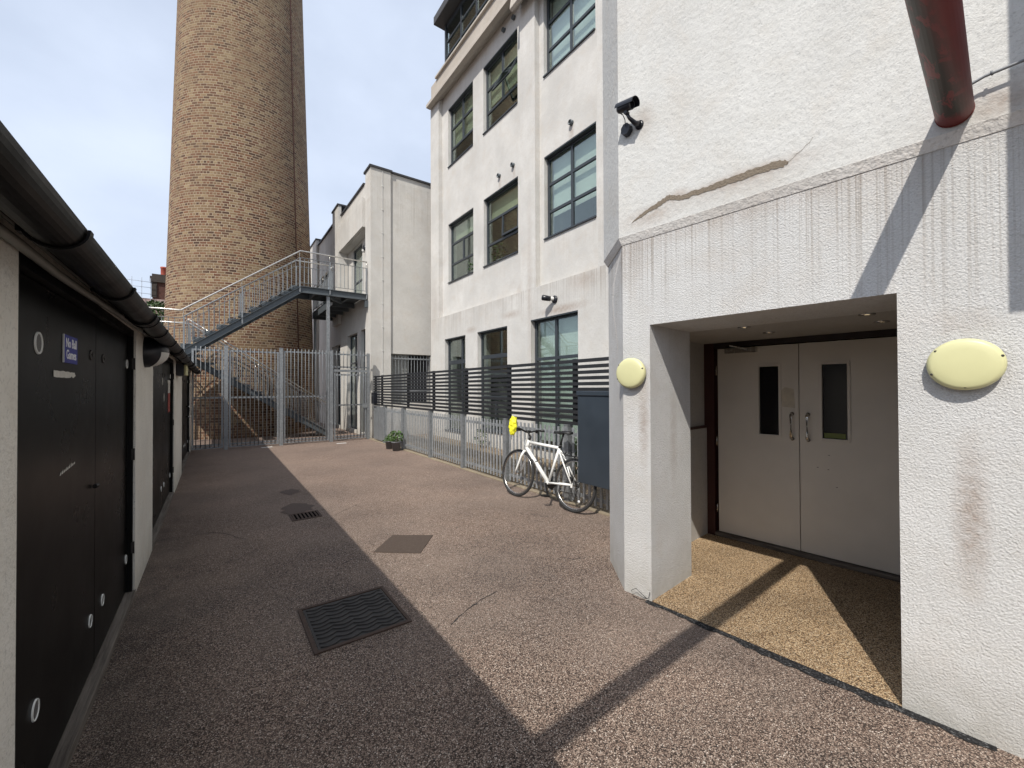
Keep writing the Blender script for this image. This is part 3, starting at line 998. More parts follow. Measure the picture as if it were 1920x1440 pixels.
window(rb, (RX + .26, 0, 0), Y, -X, 15.45, 16.75, 4.72, 6.98, [], [(.42, 0, 1)], setb=.06, fr=.07, sill=False, name='door_window', roomd=1)
window(rb, (RX, 0, 0), Y, -X, 15.15, 16.52, .12, 3.60, [(.5, 0, 1)], [(.7, 0, 1)], setb=.12, fr=.06, sill=False, roomd=1)
window(rb, (RX, 0, 0), Y, -X, 14.18, 14.72, .10, 3.62, [], [(.7, 0, 1)], setb=.12, fr=.06, sill=False, roomd=1)
window(rb, (RX, 0, 0), Y, -X, 17.6, 18.42, .12, 3.40, [], [(.7, 0, 1)], setb=.12, fr=.06, sill=False, roomd=1)
window(rb, (RX + .02, 0, 0), Y, -X, 19.2, 21.4, 5.2, 6.9, [(.33, 0, 1), (.66, 0, 1)], [(.5, 0, 1)], setb=.08, fr=.06, roomd=1)
window(rb, (RX + .02, 0, 0), Y, -X, 22.6, 24.6, 5.2, 6.9, [(.33, 0, 1), (.66, 0, 1)], [(.5, 0, 1)], setb=.08, fr=.06, roomd=1)
b = MB()
for i in range(13):
    x = 4.86 + i * .113
    b.box((x, 13.70, 1.1), (x + .022, 13.722, 2.74))
b.box((4.822, 13.69, 2.60), (6.26, 13.699, 2.65)); b.box((4.822, 13.69, 1.5), (6.26, 13.699, 1.54))
b.build('window_bars', M_galv, rb)
# lightning tape down the corner pier
b = MB()
b.box((4.50, 13.585, 0), (4.512, 13.5985, 8.86))
for i in range(11):
    b.box((4.485, 13.578, .5 + i * .78), (4.527, 13.5985, .54 + i * .78))
b.build('earth_tape', M_trim, rb)
ol = thing('bulkhead_lamp', (RX + .26, 14.95, 6.55), 'small dark teardrop lamp in the recess above the steel platform', 'wall lamp')
b = MB(); b.lathe([(0, 0), (.11, 0), (.12, .05), (.09, .10), (0, .12)], (RX + .259, 14.95, 6.6), -X, 20); b.build('hood', M_ctv, ol)
b = MB(); b.lathe([(.07, 0), (.06, .06), (0, .09)], (RX + .19, 14.98, 6.52), (-.5, .3, -.6), 16); b.build('lens', M_trim, ol)

# ================================================================== STEEL STAIRCASE
st = thing('steel_staircase', (2.92, 13.9, 0), 'grey steel switchback staircase and platform in front of the brick chimney', 'staircase')
ZL, ZP = 2.62, 4.72
XA, XB = -.72, 2.13          # upper flight from left landing to platform
def zU(x): return ZL + (ZP - ZL) * (x - XA) / (XB - XA)
XC, XD = -.62, 3.05          # lower flight: left landing down to the ground
def zLw(x): return ZL - (ZL - .02) * (x - XC) / (XD - XC)
def channel(name, pts, y, hgt=.20, out=-1):
    """C channel stringer in the plane y following the pts (x, ztop)"""
    b = MB()
    for (x0, z0), (x1, z1) in zip(pts, pts[1:]):
        b.hexa([(x0, y, z0 - hgt), (x1, y, z1 - hgt), (x1, y + .012, z1 - hgt), (x0, y + .012, z0 - hgt), (x0, y, z0), (x1, y, z1), (x1, y + .012, z1), (x0, y + .012, z0)])
        for dz in (0, hgt - .014):
            b.hexa([(x0, y + .0125, z0 - dz - .014), (x1, y + .0125, z1 - dz - .014), (x1, y - .05, z1 - dz - .014), (x0, y - .05, z0 - dz - .014),
                    (x0, y + .0125, z0 - dz + .002), (x1, y + .0125, z1 - dz + .002), (x1, y - .05, z1 - dz + .002), (x0, y - .05, z0 - dz + .002)])
    return b.build(name, M_dgrey, st)
channel('stringer', [(XA - .6, ZL - .01), (XA, ZL - .0), (XB, ZP), (RX - .02, ZP)], 13.9)
channel('stringer', [(XA, ZL), (XB, ZP), (3.25, ZP)], 14.88)
channel('stringer', [(XC, ZL), (XD, .02 + .2)], 15.06)
channel('stringer', [(XC, ZL), (XD, .02 + .2)], 16.0)
def treads(x0, x1, zf, y0, y1, n):
    for i in range(n):
        xx = x0 + (x1 - x0) * (i + .5) / n
        z = zf(xx) + .10
        w_ = abs(x1 - x0) / n
        b = MB()
        b.box((xx - w_ * .56, y0, z - .03), (xx + w_ * .56, y1, z))
        b.box((xx - w_ * .56, y0 + .01, z - .13), (xx - w_ * .45, y0 + .02, z - .03)) if x1 > x0 else None
        b.hexa([(xx - w_ * .5, y0 - .002, z - .16), (xx + w_ * .5, y0 - .002, z - .045), (xx + w_ * .5, y0 + .006, z - .045), (xx - w_ * .5, y0 + .006, z - .16),
                (xx - w_ * .5, y0 - .002, z - .03), (xx + w_ * .5, y0 - .002, z - .03), (xx + w_ * .5, y0 + .006, z - .03), (xx - w_ * .5, y0 + .006, z - .03)])
        b.build('tread', M_dgrey, st)
treads(XA, XB, zU, 13.92, 14.87, 11)
treads(XD, XC, zLw, 15.08, 15.99, 12)
# landings
b = MB()
b.box((-1.75, 13.92, ZL - .04), (XA - .02, 16.0, ZL)); b.build('landing', M_dgrey, st)
b = MB()
b.box((-1.76, 13.87, ZL - .24), (XA - .5, 13.899, ZL)); b.box((-1.79, 13.87, ZL - .24), (-1.761, 16.0, ZL)); b.build('landing_edge', M_dgrey, st)
b = MB()
b.box((XB, 13.915, ZP - .04), (RX - .02, 14.878, ZP - .002)); b.box((3.25, 14.882, ZP - .04), (RX - .02, 18.5, ZP - .002))
b.build('platform', M_dgrey, st)
b = MB()
for xx in (2.5, 3.0, 3.5):
    b.box((xx, 13.92, ZP - .18), (xx + .06, 14.87, ZP - .05))
for yy in (15.4, 16.2, 17.0, 17.8):
    b.box((3.27, yy, ZP - .22), (RX - .03, yy + .06, ZP - .05))
b.box((3.25, 14.9, ZP - .26), (3.262, 18.5, ZP)); b.box((3.25, 18.5, ZP - .26), (RX - .02, 18.512, ZP))
b.box((RX - .11, 13.84, ZP - .44), (RX - .005, 13.93, ZP - .22))
b.bar((2.95, 14.0, ZP - .23), (3.45, 14.6, ZP - .23), .06, .08)
b.build('joists', M_dgrey, st)
for (x, y, zt) in ((2.90, 13.96, ZP - .21), (-1.6, 13.96, ZL - .25), (-1.6, 15.9, ZL - .06), (3.31, 18.3, ZP - .28), (-.66, 15.9, ZL - .25)):
    b = MB(); b.box((x - .045, y - .045, 0), (x + .045, y + .045, zt)); b.build('post', M_galv, st)
# balustrades
def rail_run(y, pts, hh=.86, hand=True, hr=1.03, off=0, nper=.115, axis='x', xfix=None, post_at=()):
    """pts: (u, zbase); balusters between a top and a bottom rail, round handrail above"""
    def P(u, z, d=0):
        return Vector((u, y + d, z)) if axis == 'x' else Vector((xfix + d, u, z))
    b = MB()
    for (u0, z0), (u1, z1) in zip(pts, pts[1:]):
        b.bar(P(u0, z0 + hh), P(u1, z1 + hh), .04, .012)
        b.bar(P(u0, z0 + .10), P(u1, z1 + .10), .03, .010)
        n = max(1, int(abs(u1 - u0) / nper))
        for i in range(1, n):
            k = i / n
            u = u0 + (u1 - u0) * k; z = z0 + (z1 - z0) * k
            b.tube([P(u, z + .10), P(u, z + hh)], .0088, 5, caps=False)
    b.build('balusters', M_galvb, st)
    if hand:
        b = MB()
        b.tube([P(u, z + hr, off) for u, z in pts], .021, 10)
        for u, z in post_at:
            b.tube([P(u, z + hh), P(u, z + hr - .01, off)], .007, 6)
        b.build('handrail', M_rail, st)
    for u, z in post_at:
        b = MB()
        p = P(u, z - .16)
        b.box((p.x - .008, p.y - .024, p.z), (p.x + .028, p.y + .012, z + hh + .004)) if axis == 'x' else b.box((p.x - .008, p.y - .02, p.z), (p.x + .012, p.y + .02, z + hh + .004))
        b.build('baluster_post', M_galv, st)
rail_run(13.885, [(-1.75, ZL), (XA, ZL), (XB - .03, ZP), (RX - .04, ZP)], off=-.02, hr=1.06,
         post_at=[(-1.7, ZL), (XA + .05, ZL + .03), (.62, zU(.62)), (XB - .05, ZP - .02), (2.93, ZP), (RX - .06, ZP)])
rail_run(14.92, [(XA, ZL), (XB, ZP), (3.22, ZP)], hr=1.04, post_at=[(XA, ZL), (.62, zU(.62)), (XB, ZP), (3.2, ZP)])
rail_run(15.03, [(XC, ZL + .0), (XD + .05, .10)], hr=1.0, off=.0, post_at=[(XC, ZL), (1.1, zLw(1.1)), (XD, .18)])
rail_run(16.03, [(-1.75, ZL), (XC, ZL), (XD + .05, .10)], hr=1.0, post_at=[(-1.7, ZL), (XC, ZL), (1.1, zLw(1.1)), (XD, .18)])
rail_run(0, [(14.95, ZP), (18.45, ZP)], axis='x' if False else 'y', xfix=3.27, hr=1.04, post_at=[(14.97, ZP), (16.6, ZP), (18.4, ZP)])
rail_run(0, [(13.95, ZL), (16.0, ZL)], axis='y', xfix=-1.76, hr=1.04, post_at=[(15, ZL)])

# ================================================================== PALISADE GATES ACROSS THE ALLEY
gt = thing('gate_screen', (1.5, 13.4, 0), 'tall galvanised steel bar gates closing the far end of the alley', 'gate')
GY = 13.4
for x in (.25, 1.54, 2.875):
    b = MB(); b.box((x - .045, GY - .045, 0), (x + .045, GY + .045, 2.76)); b.box((x - .05, GY - .05, 2.761), (x + .05, GY + .05, 2.77))
    b.build('post', M_galv, gt)
def barpanel(name, x0, x1, z0, z1, rails, n, frame=True, over=.09):
    b = MB()
    for zz_ in rails:
        b.box((x0, GY - .006, zz_ - .022), (x1, GY + .006, zz_ + .022))
    if frame:
        b.box((x0, GY - .02, z0), (x0 + .045, GY + .02, z1 - over)); b.box((x1 - .045, GY - .02, z0), (x1, GY + .02, z1 - over))
        b.box((x0 + .045, GY - .018, z0), (x1 - .045, GY + .018, z0 + .04))
    p = b.build(name, M_galv, gt)
    b = MB()
    for i in range(n):
        x = x0 + .045 + (x1 - x0 - .09) * (i + .5) / n
        b.tube([(x, GY - .018, z0 + .02), (x, GY - .018, z1 - .012), (x, GY - .018, z1)], [.0105, .0105, .004], 7)
    b.build('bars', M_galvb, p)
    return p
barpanel('gate_panel', -.48, .19, .05, 2.72, (2.63, 1.38, .14), 6)
barpanel('gate_leaf', .31, 1.48, .05, 2.72, (2.63, 1.38, .14), 11)
barpanel('gate_leaf', 1.60, 2.82, .05, 2.76, (2.67, 1.38, .14), 12)
b = MB(); b.box((2.93, GY - .02, 2.12), (3.94, GY + .02, 2.19)); b.box((3.94, GY - .045, 0), (4.02, GY + .045, 2.72)); b.build('transom', M_galv, gt)
barpanel('top_panel', 2.93, 3.94, 2.21, 2.76, (2.66, 2.27), 9, frame=False)
wg = barpanel('wicket_gate', 2.95, 3.92, .05, 2.09, (2.03, 1.10, .14), 9, over=0)
b = MB(); b.box((3.80, GY - .05, 1.0), (3.95, GY - .022, 1.14)); b.build('lock', M_galv, gt)

# ================================================================== LOW PALING FENCE WITH SLAT SCREEN
PXX = 4.03
fe = thing('paling_fence', (PXX, 8, 0), 'low galvanised flat bar fence running beside the bicycle', 'fence')
posts = [11.94, 10.48, 8.80, 7.27, 5.766, 4.26, 2.75]
for y in posts[:-1]:
    b = MB(); b.box((PXX - .045, y - .045, 0), (PXX + .045, y + .045, 1.075)); b.box((PXX - .05, y - .05, 1.0751), (PXX + .05, y + .05, 1.085)); b.build('post', M_galv, fe)
for i, (y1_, y0_) in enumerate(zip(posts[:-1], posts[1:])):
    b = MB()
    a, c = y0_ + .05, y1_ - .05
    b.box((PXX + .006, a, .93), (PXX + .014, c, .98)); b.box((PXX + .006, a, .12), (PXX + .014, c, .17))
    r_ = b.build('rails', M_galv, fe)
    b = MB()
    n = int((c - a) / .097)
    for k in range(n):
        y = a + (c - a) * (k + .5) / n
        if i == 0 and False: pass
        j = random.uniform(-.004, .004)
        b.box((PXX - .006, y - .019, .06), (PXX + .0055, y + .019, 1.045 + j))
    b.build('palings', M_galvp, r_)
b = MB()
b.box((PXX - .02, 12.0, .06), (PXX - .004, 12.45, 1.06)); b.box((PXX - .02, 12.47, .06), (PXX - .004, 12.93, 1.06)); b.build('sheet_panel', M_galv, fe)
kb = MB(); kb.box((3.978, 2.75, -.05), (4.066, 13.3, .022))
tag(kb.build('kerb_stone', M_kerb, bevel=.01), 'pale stone kerb strip under the low grey fence', 'kerb')
sc = thing('slat_screen', (PXX, 8, 1.1), 'dark charcoal horizontal slat screen mounted above the low grey fence', 'fence')
ys = [12.95, 12.3, 10.25, 8.71, 7.2, 5.73, 4.15, 2.76]
for y in ys[1:-1] + [12.9]:
    b = MB(); b.box((PXX + .012, y - .03, 1.09), (PXX + .06, y + .03, 2.0)); b.build('post', M_slat, sc)
b = MB()
random.seed(5)
for i in range(12):
    z = 1.965 - i * .0775
    for (a, c) in ((2.76, 5.73), (5.734, 8.71), (8.714, 12.98)):
        dz = random.uniform(-.004, .004); e = random.uniform(-.003, .003)
        b.hexa([(PXX - .012, a, z - .023 + dz), (PXX + .011, a, z - .023 + dz), (PXX + .011, c, z - .023 + e), (PXX - .012, c, z - .023 + e),
                (PXX - .012, a, z + .023 + dz), (PXX + .011, a, z + .023 + dz), (PXX + .011, c, z + .023 + e), (PXX - .012, c, z + .023 + e)])
b.build('slats', M_slat, sc)
lb_ = thing('letter_box', (PXX - .05, 12.72, 1.3), 'small black box fixed at the far end of the dark slat screen', 'box')
b = MB(); b.box((PXX - .12, 12.60, 1.14), (PXX - .014, 12.86, 1.48)); b.build('body', M_ctv, lb_, bevel=.01)
b = MB(); b.box((PXX - .128, 12.64, 1.38), (PXX - .121, 12.82, 1.40)); b.build('flap', M_dgrey, lb_)

cb = thing('utility_cabinet', (3.97, 3.55, .39), 'tall slate grey metal cabinet fixed to the fence beside the white corner', 'cabinet')
b = MB(); b.box((3.76, 3.05, .40), (3.955, 3.80, 1.50)); b.build('body', M_slate, cb, bevel=.006)
b = MB(); b.box((3.745, 3.04, 1.503), (3.958, 3.812, 1.56)); b.build('lid', M_slate, cb, bevel=.006)

# ================================================================== ENTRANCE BLOCK (near right)
eb = thing('entrance_block', FP(0, .3), 'near white roughcast building with recessed double doorway', 'building')
OW, OH = 1.366, 2.071
b = MB()
def fpoly(b, pts, z0, z1):
    b.extr([FP(s, t, z0) for s, t in pts], (0, 0, z1 - z0))
# left jamb block with chamfered end, lintel, right mass
fpoly(b, [(OW, 0), (1.60, 0), (2.02, .40), (2.02, .64), (OW, .64)], 0, OH)
fpoly(b, [(0, 0), (OW, 0), (1.60, 0), (2.02, .40), (2.02, .64), (0, .64)], OH, 2.728)
fpoly(b, [(-6, 0), (0, 0), (0, .64), (-6, .64)], 0, 2.728)
fpoly(b, [(1.76, .641), (2.02, .641), (2.02, 3.3), (1.76, 3.3)], 0, 2.728)
fpoly(b, [(2.021, .641), (2.021, 3.35), (3.3, 3.35), (2.9, .9)], 0, 2.735) if False else None
b.build('wall', M_roughcast, eb)
b = MB()
o_ = -.020
fpoly(b, [(-6, o_), (1.618, o_), (2.055, .38), (2.055, 3.3), (-6, 3.3)], 2.7865, 9.5)
b.build('upper_wall', M_smooth, eb)
b = MB()   # bellcast drip between the two renders
bm_ = b.bm
lo = [(-6, -.004), (1.604, -.004), (2.03, .40), (2.03, 3.3), (-6, 3.3)]
hi = [(-6, o_ - .004), (1.6195, o_ - .003), (2.058, .38), (2.058, 3.3), (-6, 3.3)]
va = [bm_.verts.new(FP(s, t, 2.7285)) for s, t in lo]; vb = [bm_.verts.new(FP(s, t, 2.786)) for s, t in hi]
bm_.faces.new(va); bm_.faces.new(vb)
for i in range(5):
    bm_.faces.new((va[i], va[(i + 1) % 5], vb[(i + 1) % 5], vb[i]))
b.build('drip_ledge', M_ledge, eb)
b = MB()
fpoly(b, [(-6, -.70), (-.70, -.70), (-.70, -.021), (-6, -.021)], 2.84, 9.5)  # unseen block, added to cast a shadow strip on the near wall
b.build('shadow_block', M_smooth, eb)
b = MB()
rnd = random.Random(8)
spine = [(1.50, 2.873, .002), (1.44, 2.90, .010), (1.38, 2.918, .014), (1.30, 2.935, .018), (1.24, 2.955, .020), (1.19, 2.968, .019), (1.14, 2.945, .018), (1.08, 2.928, .017),
         (1.0, 2.932, .020), (.92, 2.926, .017), (.84, 2.93, .021), (.76, 2.925, .019), (.68, 2.928, .022), (.60, 2.930, .020), (.53, 2.925, .022), (.48, 2.918, .018), (.45, 2.912, .004)]
fine_ = []
for (a0, z0_, w0), (a1, z1_, w1) in zip(spine, spine[1:]):
    for k in range(5):
        q = k / 5
        fine_.append((a0 + (a1 - a0) * q, z0_ + (z1_ - z0_) * q + rnd.uniform(-.003, .003), (w0 + (w1 - w0) * q) * rnd.uniform(.72, 1.2), (w0 + (w1 - w0) * q) * rnd.uniform(.72, 1.2)))
for p, q in zip(fine_, fine_[1:]):
    b.face([FP(p[0], -.0225, p[1] - p[3]), FP(q[0], -.0225, q[1] - q[3]), FP(q[0], -.0225, q[1] + q[2]), FP(p[0], -.0225, p[1] + p[2])])
bmesh.ops.remove_doubles(b.bm, verts=b.bm.verts[:], dist=.0002)
b.build('bare_patch', M_patch, eb)
b = MB()
hc_ = [(.46, 2.913), (.43, 2.93), (.415, 2.945), (.39, 2.955), (.37, 2.975), (.35, 2.985), (.335, 3.01)]
for p, q in zip(hc_, hc_[1:]):
    b.face([FP(p[0], -.0222, p[1] - .0012), FP(q[0], -.0222, q[1] - .0012), FP(q[0], -.0222, q[1] + .0012), FP(p[0], -.0222, p[1] + .0012)])
bmesh.ops.remove_doubles(b.bm, verts=b.bm.verts[:], dist=.0002)
b.build('crack', M_patch, eb)
# crack on the chamfered end
b = MB()
cp = [(1.63, .03), (1.66, .06), (1.72, .12), (1.70, .10), (1.74, .14), (1.78, .18), (1.80, .2)]
for i, (zz0, k0, k1) in enumerate([(2.72, .05, .16), (2.62, .2, .5), (2.52, .45, .72), (2.38, .55, .74), (2.22, .5, .66), (2.10, .42, .52), (2.0, .34, .40), (1.85, .30, .33)]):
    pass
rows = [(2.72, .03, .12), (2.60, .30, .45), (2.50, .52, .66), (2.36, .60, .72), (2.22, .54, .63), (2.12, .44, .50), (2.0, .36, .40), (1.88, .32, .34)]
def CH(k, z): return FP(1.60 + .42 * k - .0018, .0 + .40 * k - .0018, z)
for (za, a0, a1), (zb, c0, c1) in zip(rows, rows[1:]):
    b.face([CH(a0, za), CH(a1, za), CH(c1, zb), CH(c0, zb)])
b.build('crack', M_ledge, eb)
# porch interior
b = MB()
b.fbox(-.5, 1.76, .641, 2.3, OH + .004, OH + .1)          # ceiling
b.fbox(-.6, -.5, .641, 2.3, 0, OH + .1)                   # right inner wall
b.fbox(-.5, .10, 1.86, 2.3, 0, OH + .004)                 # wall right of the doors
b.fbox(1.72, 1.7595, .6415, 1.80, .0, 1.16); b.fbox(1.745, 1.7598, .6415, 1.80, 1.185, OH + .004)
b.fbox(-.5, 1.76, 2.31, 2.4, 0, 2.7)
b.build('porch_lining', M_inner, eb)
b = MB(); b.fbox(1.71, 1.7597, .6418, 1.80, 1.161, 1.184); b.build('dado_rail', M_redbrown, eb)
# door set
DT = 1.80
dd = bpy.data.objects.new('double_door', None); COL.objects.link(dd); dd.parent = eb
dd['label'] = 'white double doors with dark vision panels'
b = MB()
b.fbox(1.64, 1.7596, DT - .03, DT + .09, .0, OH + .003); b.build('jamb', M_redbrown, dd)
b = MB()
b.fbox(.10, 1.639, DT - .03, DT + .09, 2.02, OH + .003); b.fbox(.02, .099, DT - .03, DT + .055, 0, OH + .003); b.build('head', M_darkframe, dd)
b = MB(); b.fbox(.10, 1.64, DT - .035, DT + .10, .007, .045); b.build('threshold', M_wood, dd, bevel=.004)
for (s0, s1, v0, v1, hs, lab) in ((.872, 1.612, 1.037, 1.209, .925, 0), (.105, .866, .508, .690, .797, 1)):
    b = MB()
    # leaf as wall plate with a vision panel opening
    b.wall(FP(0, DT, 0), FDv, -FNv, .045, s0, s1, .055, 2.012, [(v0, v1, 1.13, 1.805)])
    lf = b.build('leaf', M_white, dd, bevel=.002)
    b = MB(); b.fbox(v0 - .001, v1 + .001, DT + .018, DT + .026, 1.129, 1.806); b.build('glass', M_dglass, lf)
    b = MB()
    for (a, c, za, zb) in ((v0 - .022, v0, 1.108, 1.827), (v1, v1 + .022, 1.108, 1.827), (v0, v1, 1.108, 1.13), (v0, v1, 1.805, 1.827)):
        b.fbox(a, c, DT - .010, DT - .0003, za, zb)
    b.build('bead', M_white, lf, bevel=.002)
    b = MB()
    b.tube([FP(hs, DT - .002, 1.105), FP(hs, DT - .045, 1.115), FP(hs, DT - .05, 1.14), FP(hs, DT - .05, 1.31), FP(hs, DT - .045, 1.335), FP(hs, DT - .002, 1.345)], .0125, 10)
    b.lathe([(.017, 0), (.017, .004), (0, .004)], FP(hs, DT, 1.105), -FNv, 14); b.lathe([(.017, 0), (.017, .004), (0, .004)], FP(hs, DT, 1.345), -FNv, 14)
    b.build('handle', M_chrome, lf)
    if lab == 0:
        b = MB(); b.fbox(1.22, 1.52, DT - .05, DT - .002, 1.955, 2.005); b.bar(FP(1.30, DT - .06, 1.985), FP(1.45, DT - .10, 2.03), .02, .012)
        b.build('door_closer', M_chrome, lf)
        for z in (.30, 1.02, 1.78):
            b = MB(); b.tube([FP(1.624, DT - .008, z - .05), FP(1.624, DT - .008, z + .05)], .007, 8); b.build('hinge', M_chrome, lf)
        b = MB(); b.face([FP(s, DT - .0012, z) for s, z in [(.90, 1.40), (1.01, 1.41), (1.02, 1.56), (.985, 1.60), (.91, 1.58)]])
        b.build('paper_scar', M_cream_lamp if False else paint('paper_scar', (.55, .50, .41), .8, .25, .1, 20), lf)
    else:
        for q_, zq in ((.74, .86), (.66, .85), (.655, .98), (.60, .70)):
            b = MB(); b.face([FP(q_, DT - .0012, zq), FP(q_ - .018, DT - .0012, zq - .004), FP(q_ - .015, DT - .0012, zq + .004)]); b.build('scuff', M_iron, lf)
        b = MB(); b.fbox(.525, .68, DT + .0155, DT + .0175, 1.135, 1.18); b.build('notice', M_label, lf)
    b = MB()
# downlights in the porch ceiling
first = None
for i, (s, t) in enumerate(((.956, .70), (.94, 1.219), (.215, .70), (.20, 1.184))):
    lb = ['front left downlight in the porch ceiling', 'back left downlight in the porch ceiling over the doors', 'front right downlight in the porch ceiling', 'back right downlight in the porch ceiling over the doors'][i]
    p = FP(s, t, OH + .004)
    if first is None:
        first = thing('downlight', p, lb, 'downlight', 'downlights in the porch ceiling')
        b = MB(); b.lathe([(.045, 0), (.045, .006), (.030, .008), (.026, -.0)], p, -Z, 20); b.build('trim', M_chrome, first)
        b = MB(); b.lathe([(0, .002), (.026, .002)], p, -Z, 16); b.build('bulb', M_lit, first)
    else:
        c = copy_tree(first); c.location = p; c['label'] = lb

# oval bulkhead lamps
def oval(s, z, label):
    p = FP(s, 0, z)
    o = thing('oval_lamp', p, label, 'wall lamp', 'cream oval lamps beside the doorway')
    nrm = -FNv
    b = MB(); b.lathe([(.108, 0), (.108, .03), (0, .03)], p, nrm, 40, 1.06); b.build('base', M_ctv, o)
    b = MB()
    prof = [(.1165, .018), (.118, .028), (.1165, .040), (.110, .052), (.100, .0565), (.07, .060), (.035, .0618), (0, .0625)]
    b.lathe(prof, p, nrm, 48, 1.06); b.build('lens', M_cream_lamp, o)
    for a in (R(205), R(270), R(18), R(142)):
        q = p + FDv * math.cos(a) * .110 * 1.06 * -1 + Z * math.sin(a) * .104 + nrm * .046
        b = MB(); b.lathe([(0, .008), (.005, .008), (.006, 0)], q, nrm, 10); b.build('screw', M_iron, o)
oval(-.228, 1.70, 'large looking cream oval lamp right of the doorway')
oval(1.512, 1.712, 'cream oval lamp left of the doorway near the corner')

# cctv camera
cc = thing('security_camera', FP(1.47, -.045, 3.66), 'black security camera on a bracket high on the near white wall', 'camera')
def P3(s, t, z): return FP(s, -.021 - t, z)
b = MB(); b.lathe([(0, 0), (.034, 0), (.034, .008), (.02, .014), (0, .014)], P3(1.425, 0, 3.60), -FNv, 18)
b.tube([P3(1.425, .01, 3.60), P3(1.435, .05, 3.60), P3(1.46, .085, 3.635), P3(1.475, .10, 3.675)], [.026, .018, .013, .012], 12)
b.tube([P3(1.475, .082, 3.675), P3(1.475, .118, 3.675)], .016, 12)
b.build('bracket', M_ctv, cc)
axis = (FDv * -.93 - FNv * .10 - Z * .20).normalized()
side = axis.cross(Z).normalized(); upc = side.cross(axis).normalized()
co = P3(1.545, .10, 3.735)
def Bx(b, w0, w1, h0, h1, l0, l1, k=1.0):
    b.hexa([co + side * w0 + upc * h0 + axis * l0, co + side * w1 + upc * h0 + axis * l0, co + side * w1 * k + upc * h0 * k + axis * l1, co + side * w0 * k + upc * h0 * k + axis * l1,
            co + side * w0 + upc * h1 + axis * l0, co + side * w1 + upc * h1 + axis * l0, co + side * w1 * k + upc * h1 + axis * l1, co + side * w0 * k + upc * h1 + axis * l1])
b = MB(); b.lathe([(0, 0), (.030, .004), (.034, .02), (.036, .125), (.033, .13), (.028, .126)], co, axis, 20); b.build('housing', M_ctv, cc)
b = MB(); b.lathe([(0, .122), (.029, .122)], co, axis, 18); b.build('lens', M_dglass, cc)
b = MB()
vis = [(side * math.sin(R(k)) * 1.0 + upc * math.cos(R(k)) * .95) * .043 for k in range(-100, 101, 20)]
for p0, p1 in zip(vis, vis[1:]):
    b.hexa([co + p0 + axis * .0, co + p1 + axis * .0, co + p1 * 1.07 + axis * .0, co + p0 * 1.07 + axis * .0,
            co + p0 + axis * .165, co + p1 + axis * .165, co + p1 * 1.07 + axis * .165, co + p0 * 1.07 + axis * .165])
b.build('visor', M_ctv, cc)
b = MB(); b.tube([co + axis * .02 - upc * .03, P3(1.52, .08, 3.69), P3(1.515, .06, 3.66), P3(1.515, .055, 3.61)], .0035, 6)
b.build('cable', M_ctv, cc)
jb = MB(); jb.extr([P3(1.525 + .042 * math.cos(a), .0, 3.60 + .048 * math.sin(a)) for a in [R(22.5 + 45 * k) for k in range(8)]], -FNv * .045)
tag(jb.build('junction_box', M_ctv, None, bevel=.004), 'small black octagonal junction box beside the security camera', 'junction box')

# red pipe and cable
rp = thing('red_pipe', FP(-.207, -.045, 2.875), 'flaking dark red round pipe projecting from the near wall overhead', 'pipe')
pd = -FNv
b = MB()
PB = FP(-.207, -.022, 2.868); PDR = Vector((-1, -.07, .05)).normalized()
b.tube([PB, PB + PDR * 1.9, PB + PDR * 3.9], .063, 32)
b.build('tube', M_redpipe, rp, smooth=False)
b = MB(); b.tube([PB, PB + PDR * .010], .0645, 28); b.build('collar', M_redpipe, rp)
b = MB(); b.tube([FP(s, -.062, z) for s, z in [(-.20, 2.93), (-.259, 2.953), (-.30, 2.966), (-.34, 2.968), (-.41, 2.972), (-.6, 2.985), (-1.2, 3.02), (-5, 3.2)]], .0065, 8)
b.tube([FP(-.318, -.062, 2.968), FP(-.324, -.062, 2.969)], .011, 8); b.tube([FP(-.48, -.062, 2.977), FP(-.486, -.062, 2.977)], .011, 8)
tag(b.build('cable', M_cable), 'grey cable clipped to the near wall right of the red pipe', 'cable')

# ================================================================== COVERS IN THE GROUND
def quadthing(name, pts, label, cat, mat=None, zf=0):
    cx = sum(p[0] for p in pts) / 4; cy_ = sum(p[1] for p in pts) / 4
    o = thing(name, (cx, cy_, 0), label, cat)
    return o, Vector((cx, cy_, 0))
mh, mc = quadthing('manhole_cover', [(.476, 3.313), (1.122, 3.354), (1.113, 2.739), (.493, 2.731)], 'large dark rectangular cast iron manhole cover with wavy ribs', 'manhole cover', M_iron, 0)
b = MB(); b.box((.490, 2.722, -.02), (.515, 3.343, .009)); b.box((1.083, 2.722, -.02), (1.105, 3.343, .009)); b.box((.5152, 2.722, -.02), (1.0828, 2.748, .010)); b.box((.5152, 3.318, -.02), (1.0828, 3.343, .010))
b.build('frame', M_rust, mh)
b = MB(); b.box((.520, 2.753, -.02), (1.078, 3.313, .005))
s_ = None
for i in range(11):
    yk0 = 2.79 + i * .050
    pts = []
    for k in range(73):
        xk = .535 + k * .53 / 72
        pts.append((xk, yk0 - .026 * abs(math.sin(xk * 24 + (i % 2) * .35)) + .006 * math.sin(xk * 9 + i)))
    for (a, c) in zip(pts, pts[1:]):
        b.hexa([(a[0], a[1] - .006, .004), (c[0], c[1] - .006, .004), (c[0], c[1] + .006, .004), (a[0], a[1] + .006, .004),
                (a[0], a[1] - .0035, .013), (c[0], c[1] - .0035, .013), (c[0], c[1] + .0035, .013), (a[0], a[1] + .0035, .013)])
lid = b.build('lid', M_iron, mh)
ic, mc = quadthing('inspection_cover', [(1.263, 4.089), (1.579, 4.438), (1.935, 4.175), (1.623, 3.792)], 'plain brown diamond set inspection cover beyond the big manhole cover', 'manhole cover', M_rust, 0)
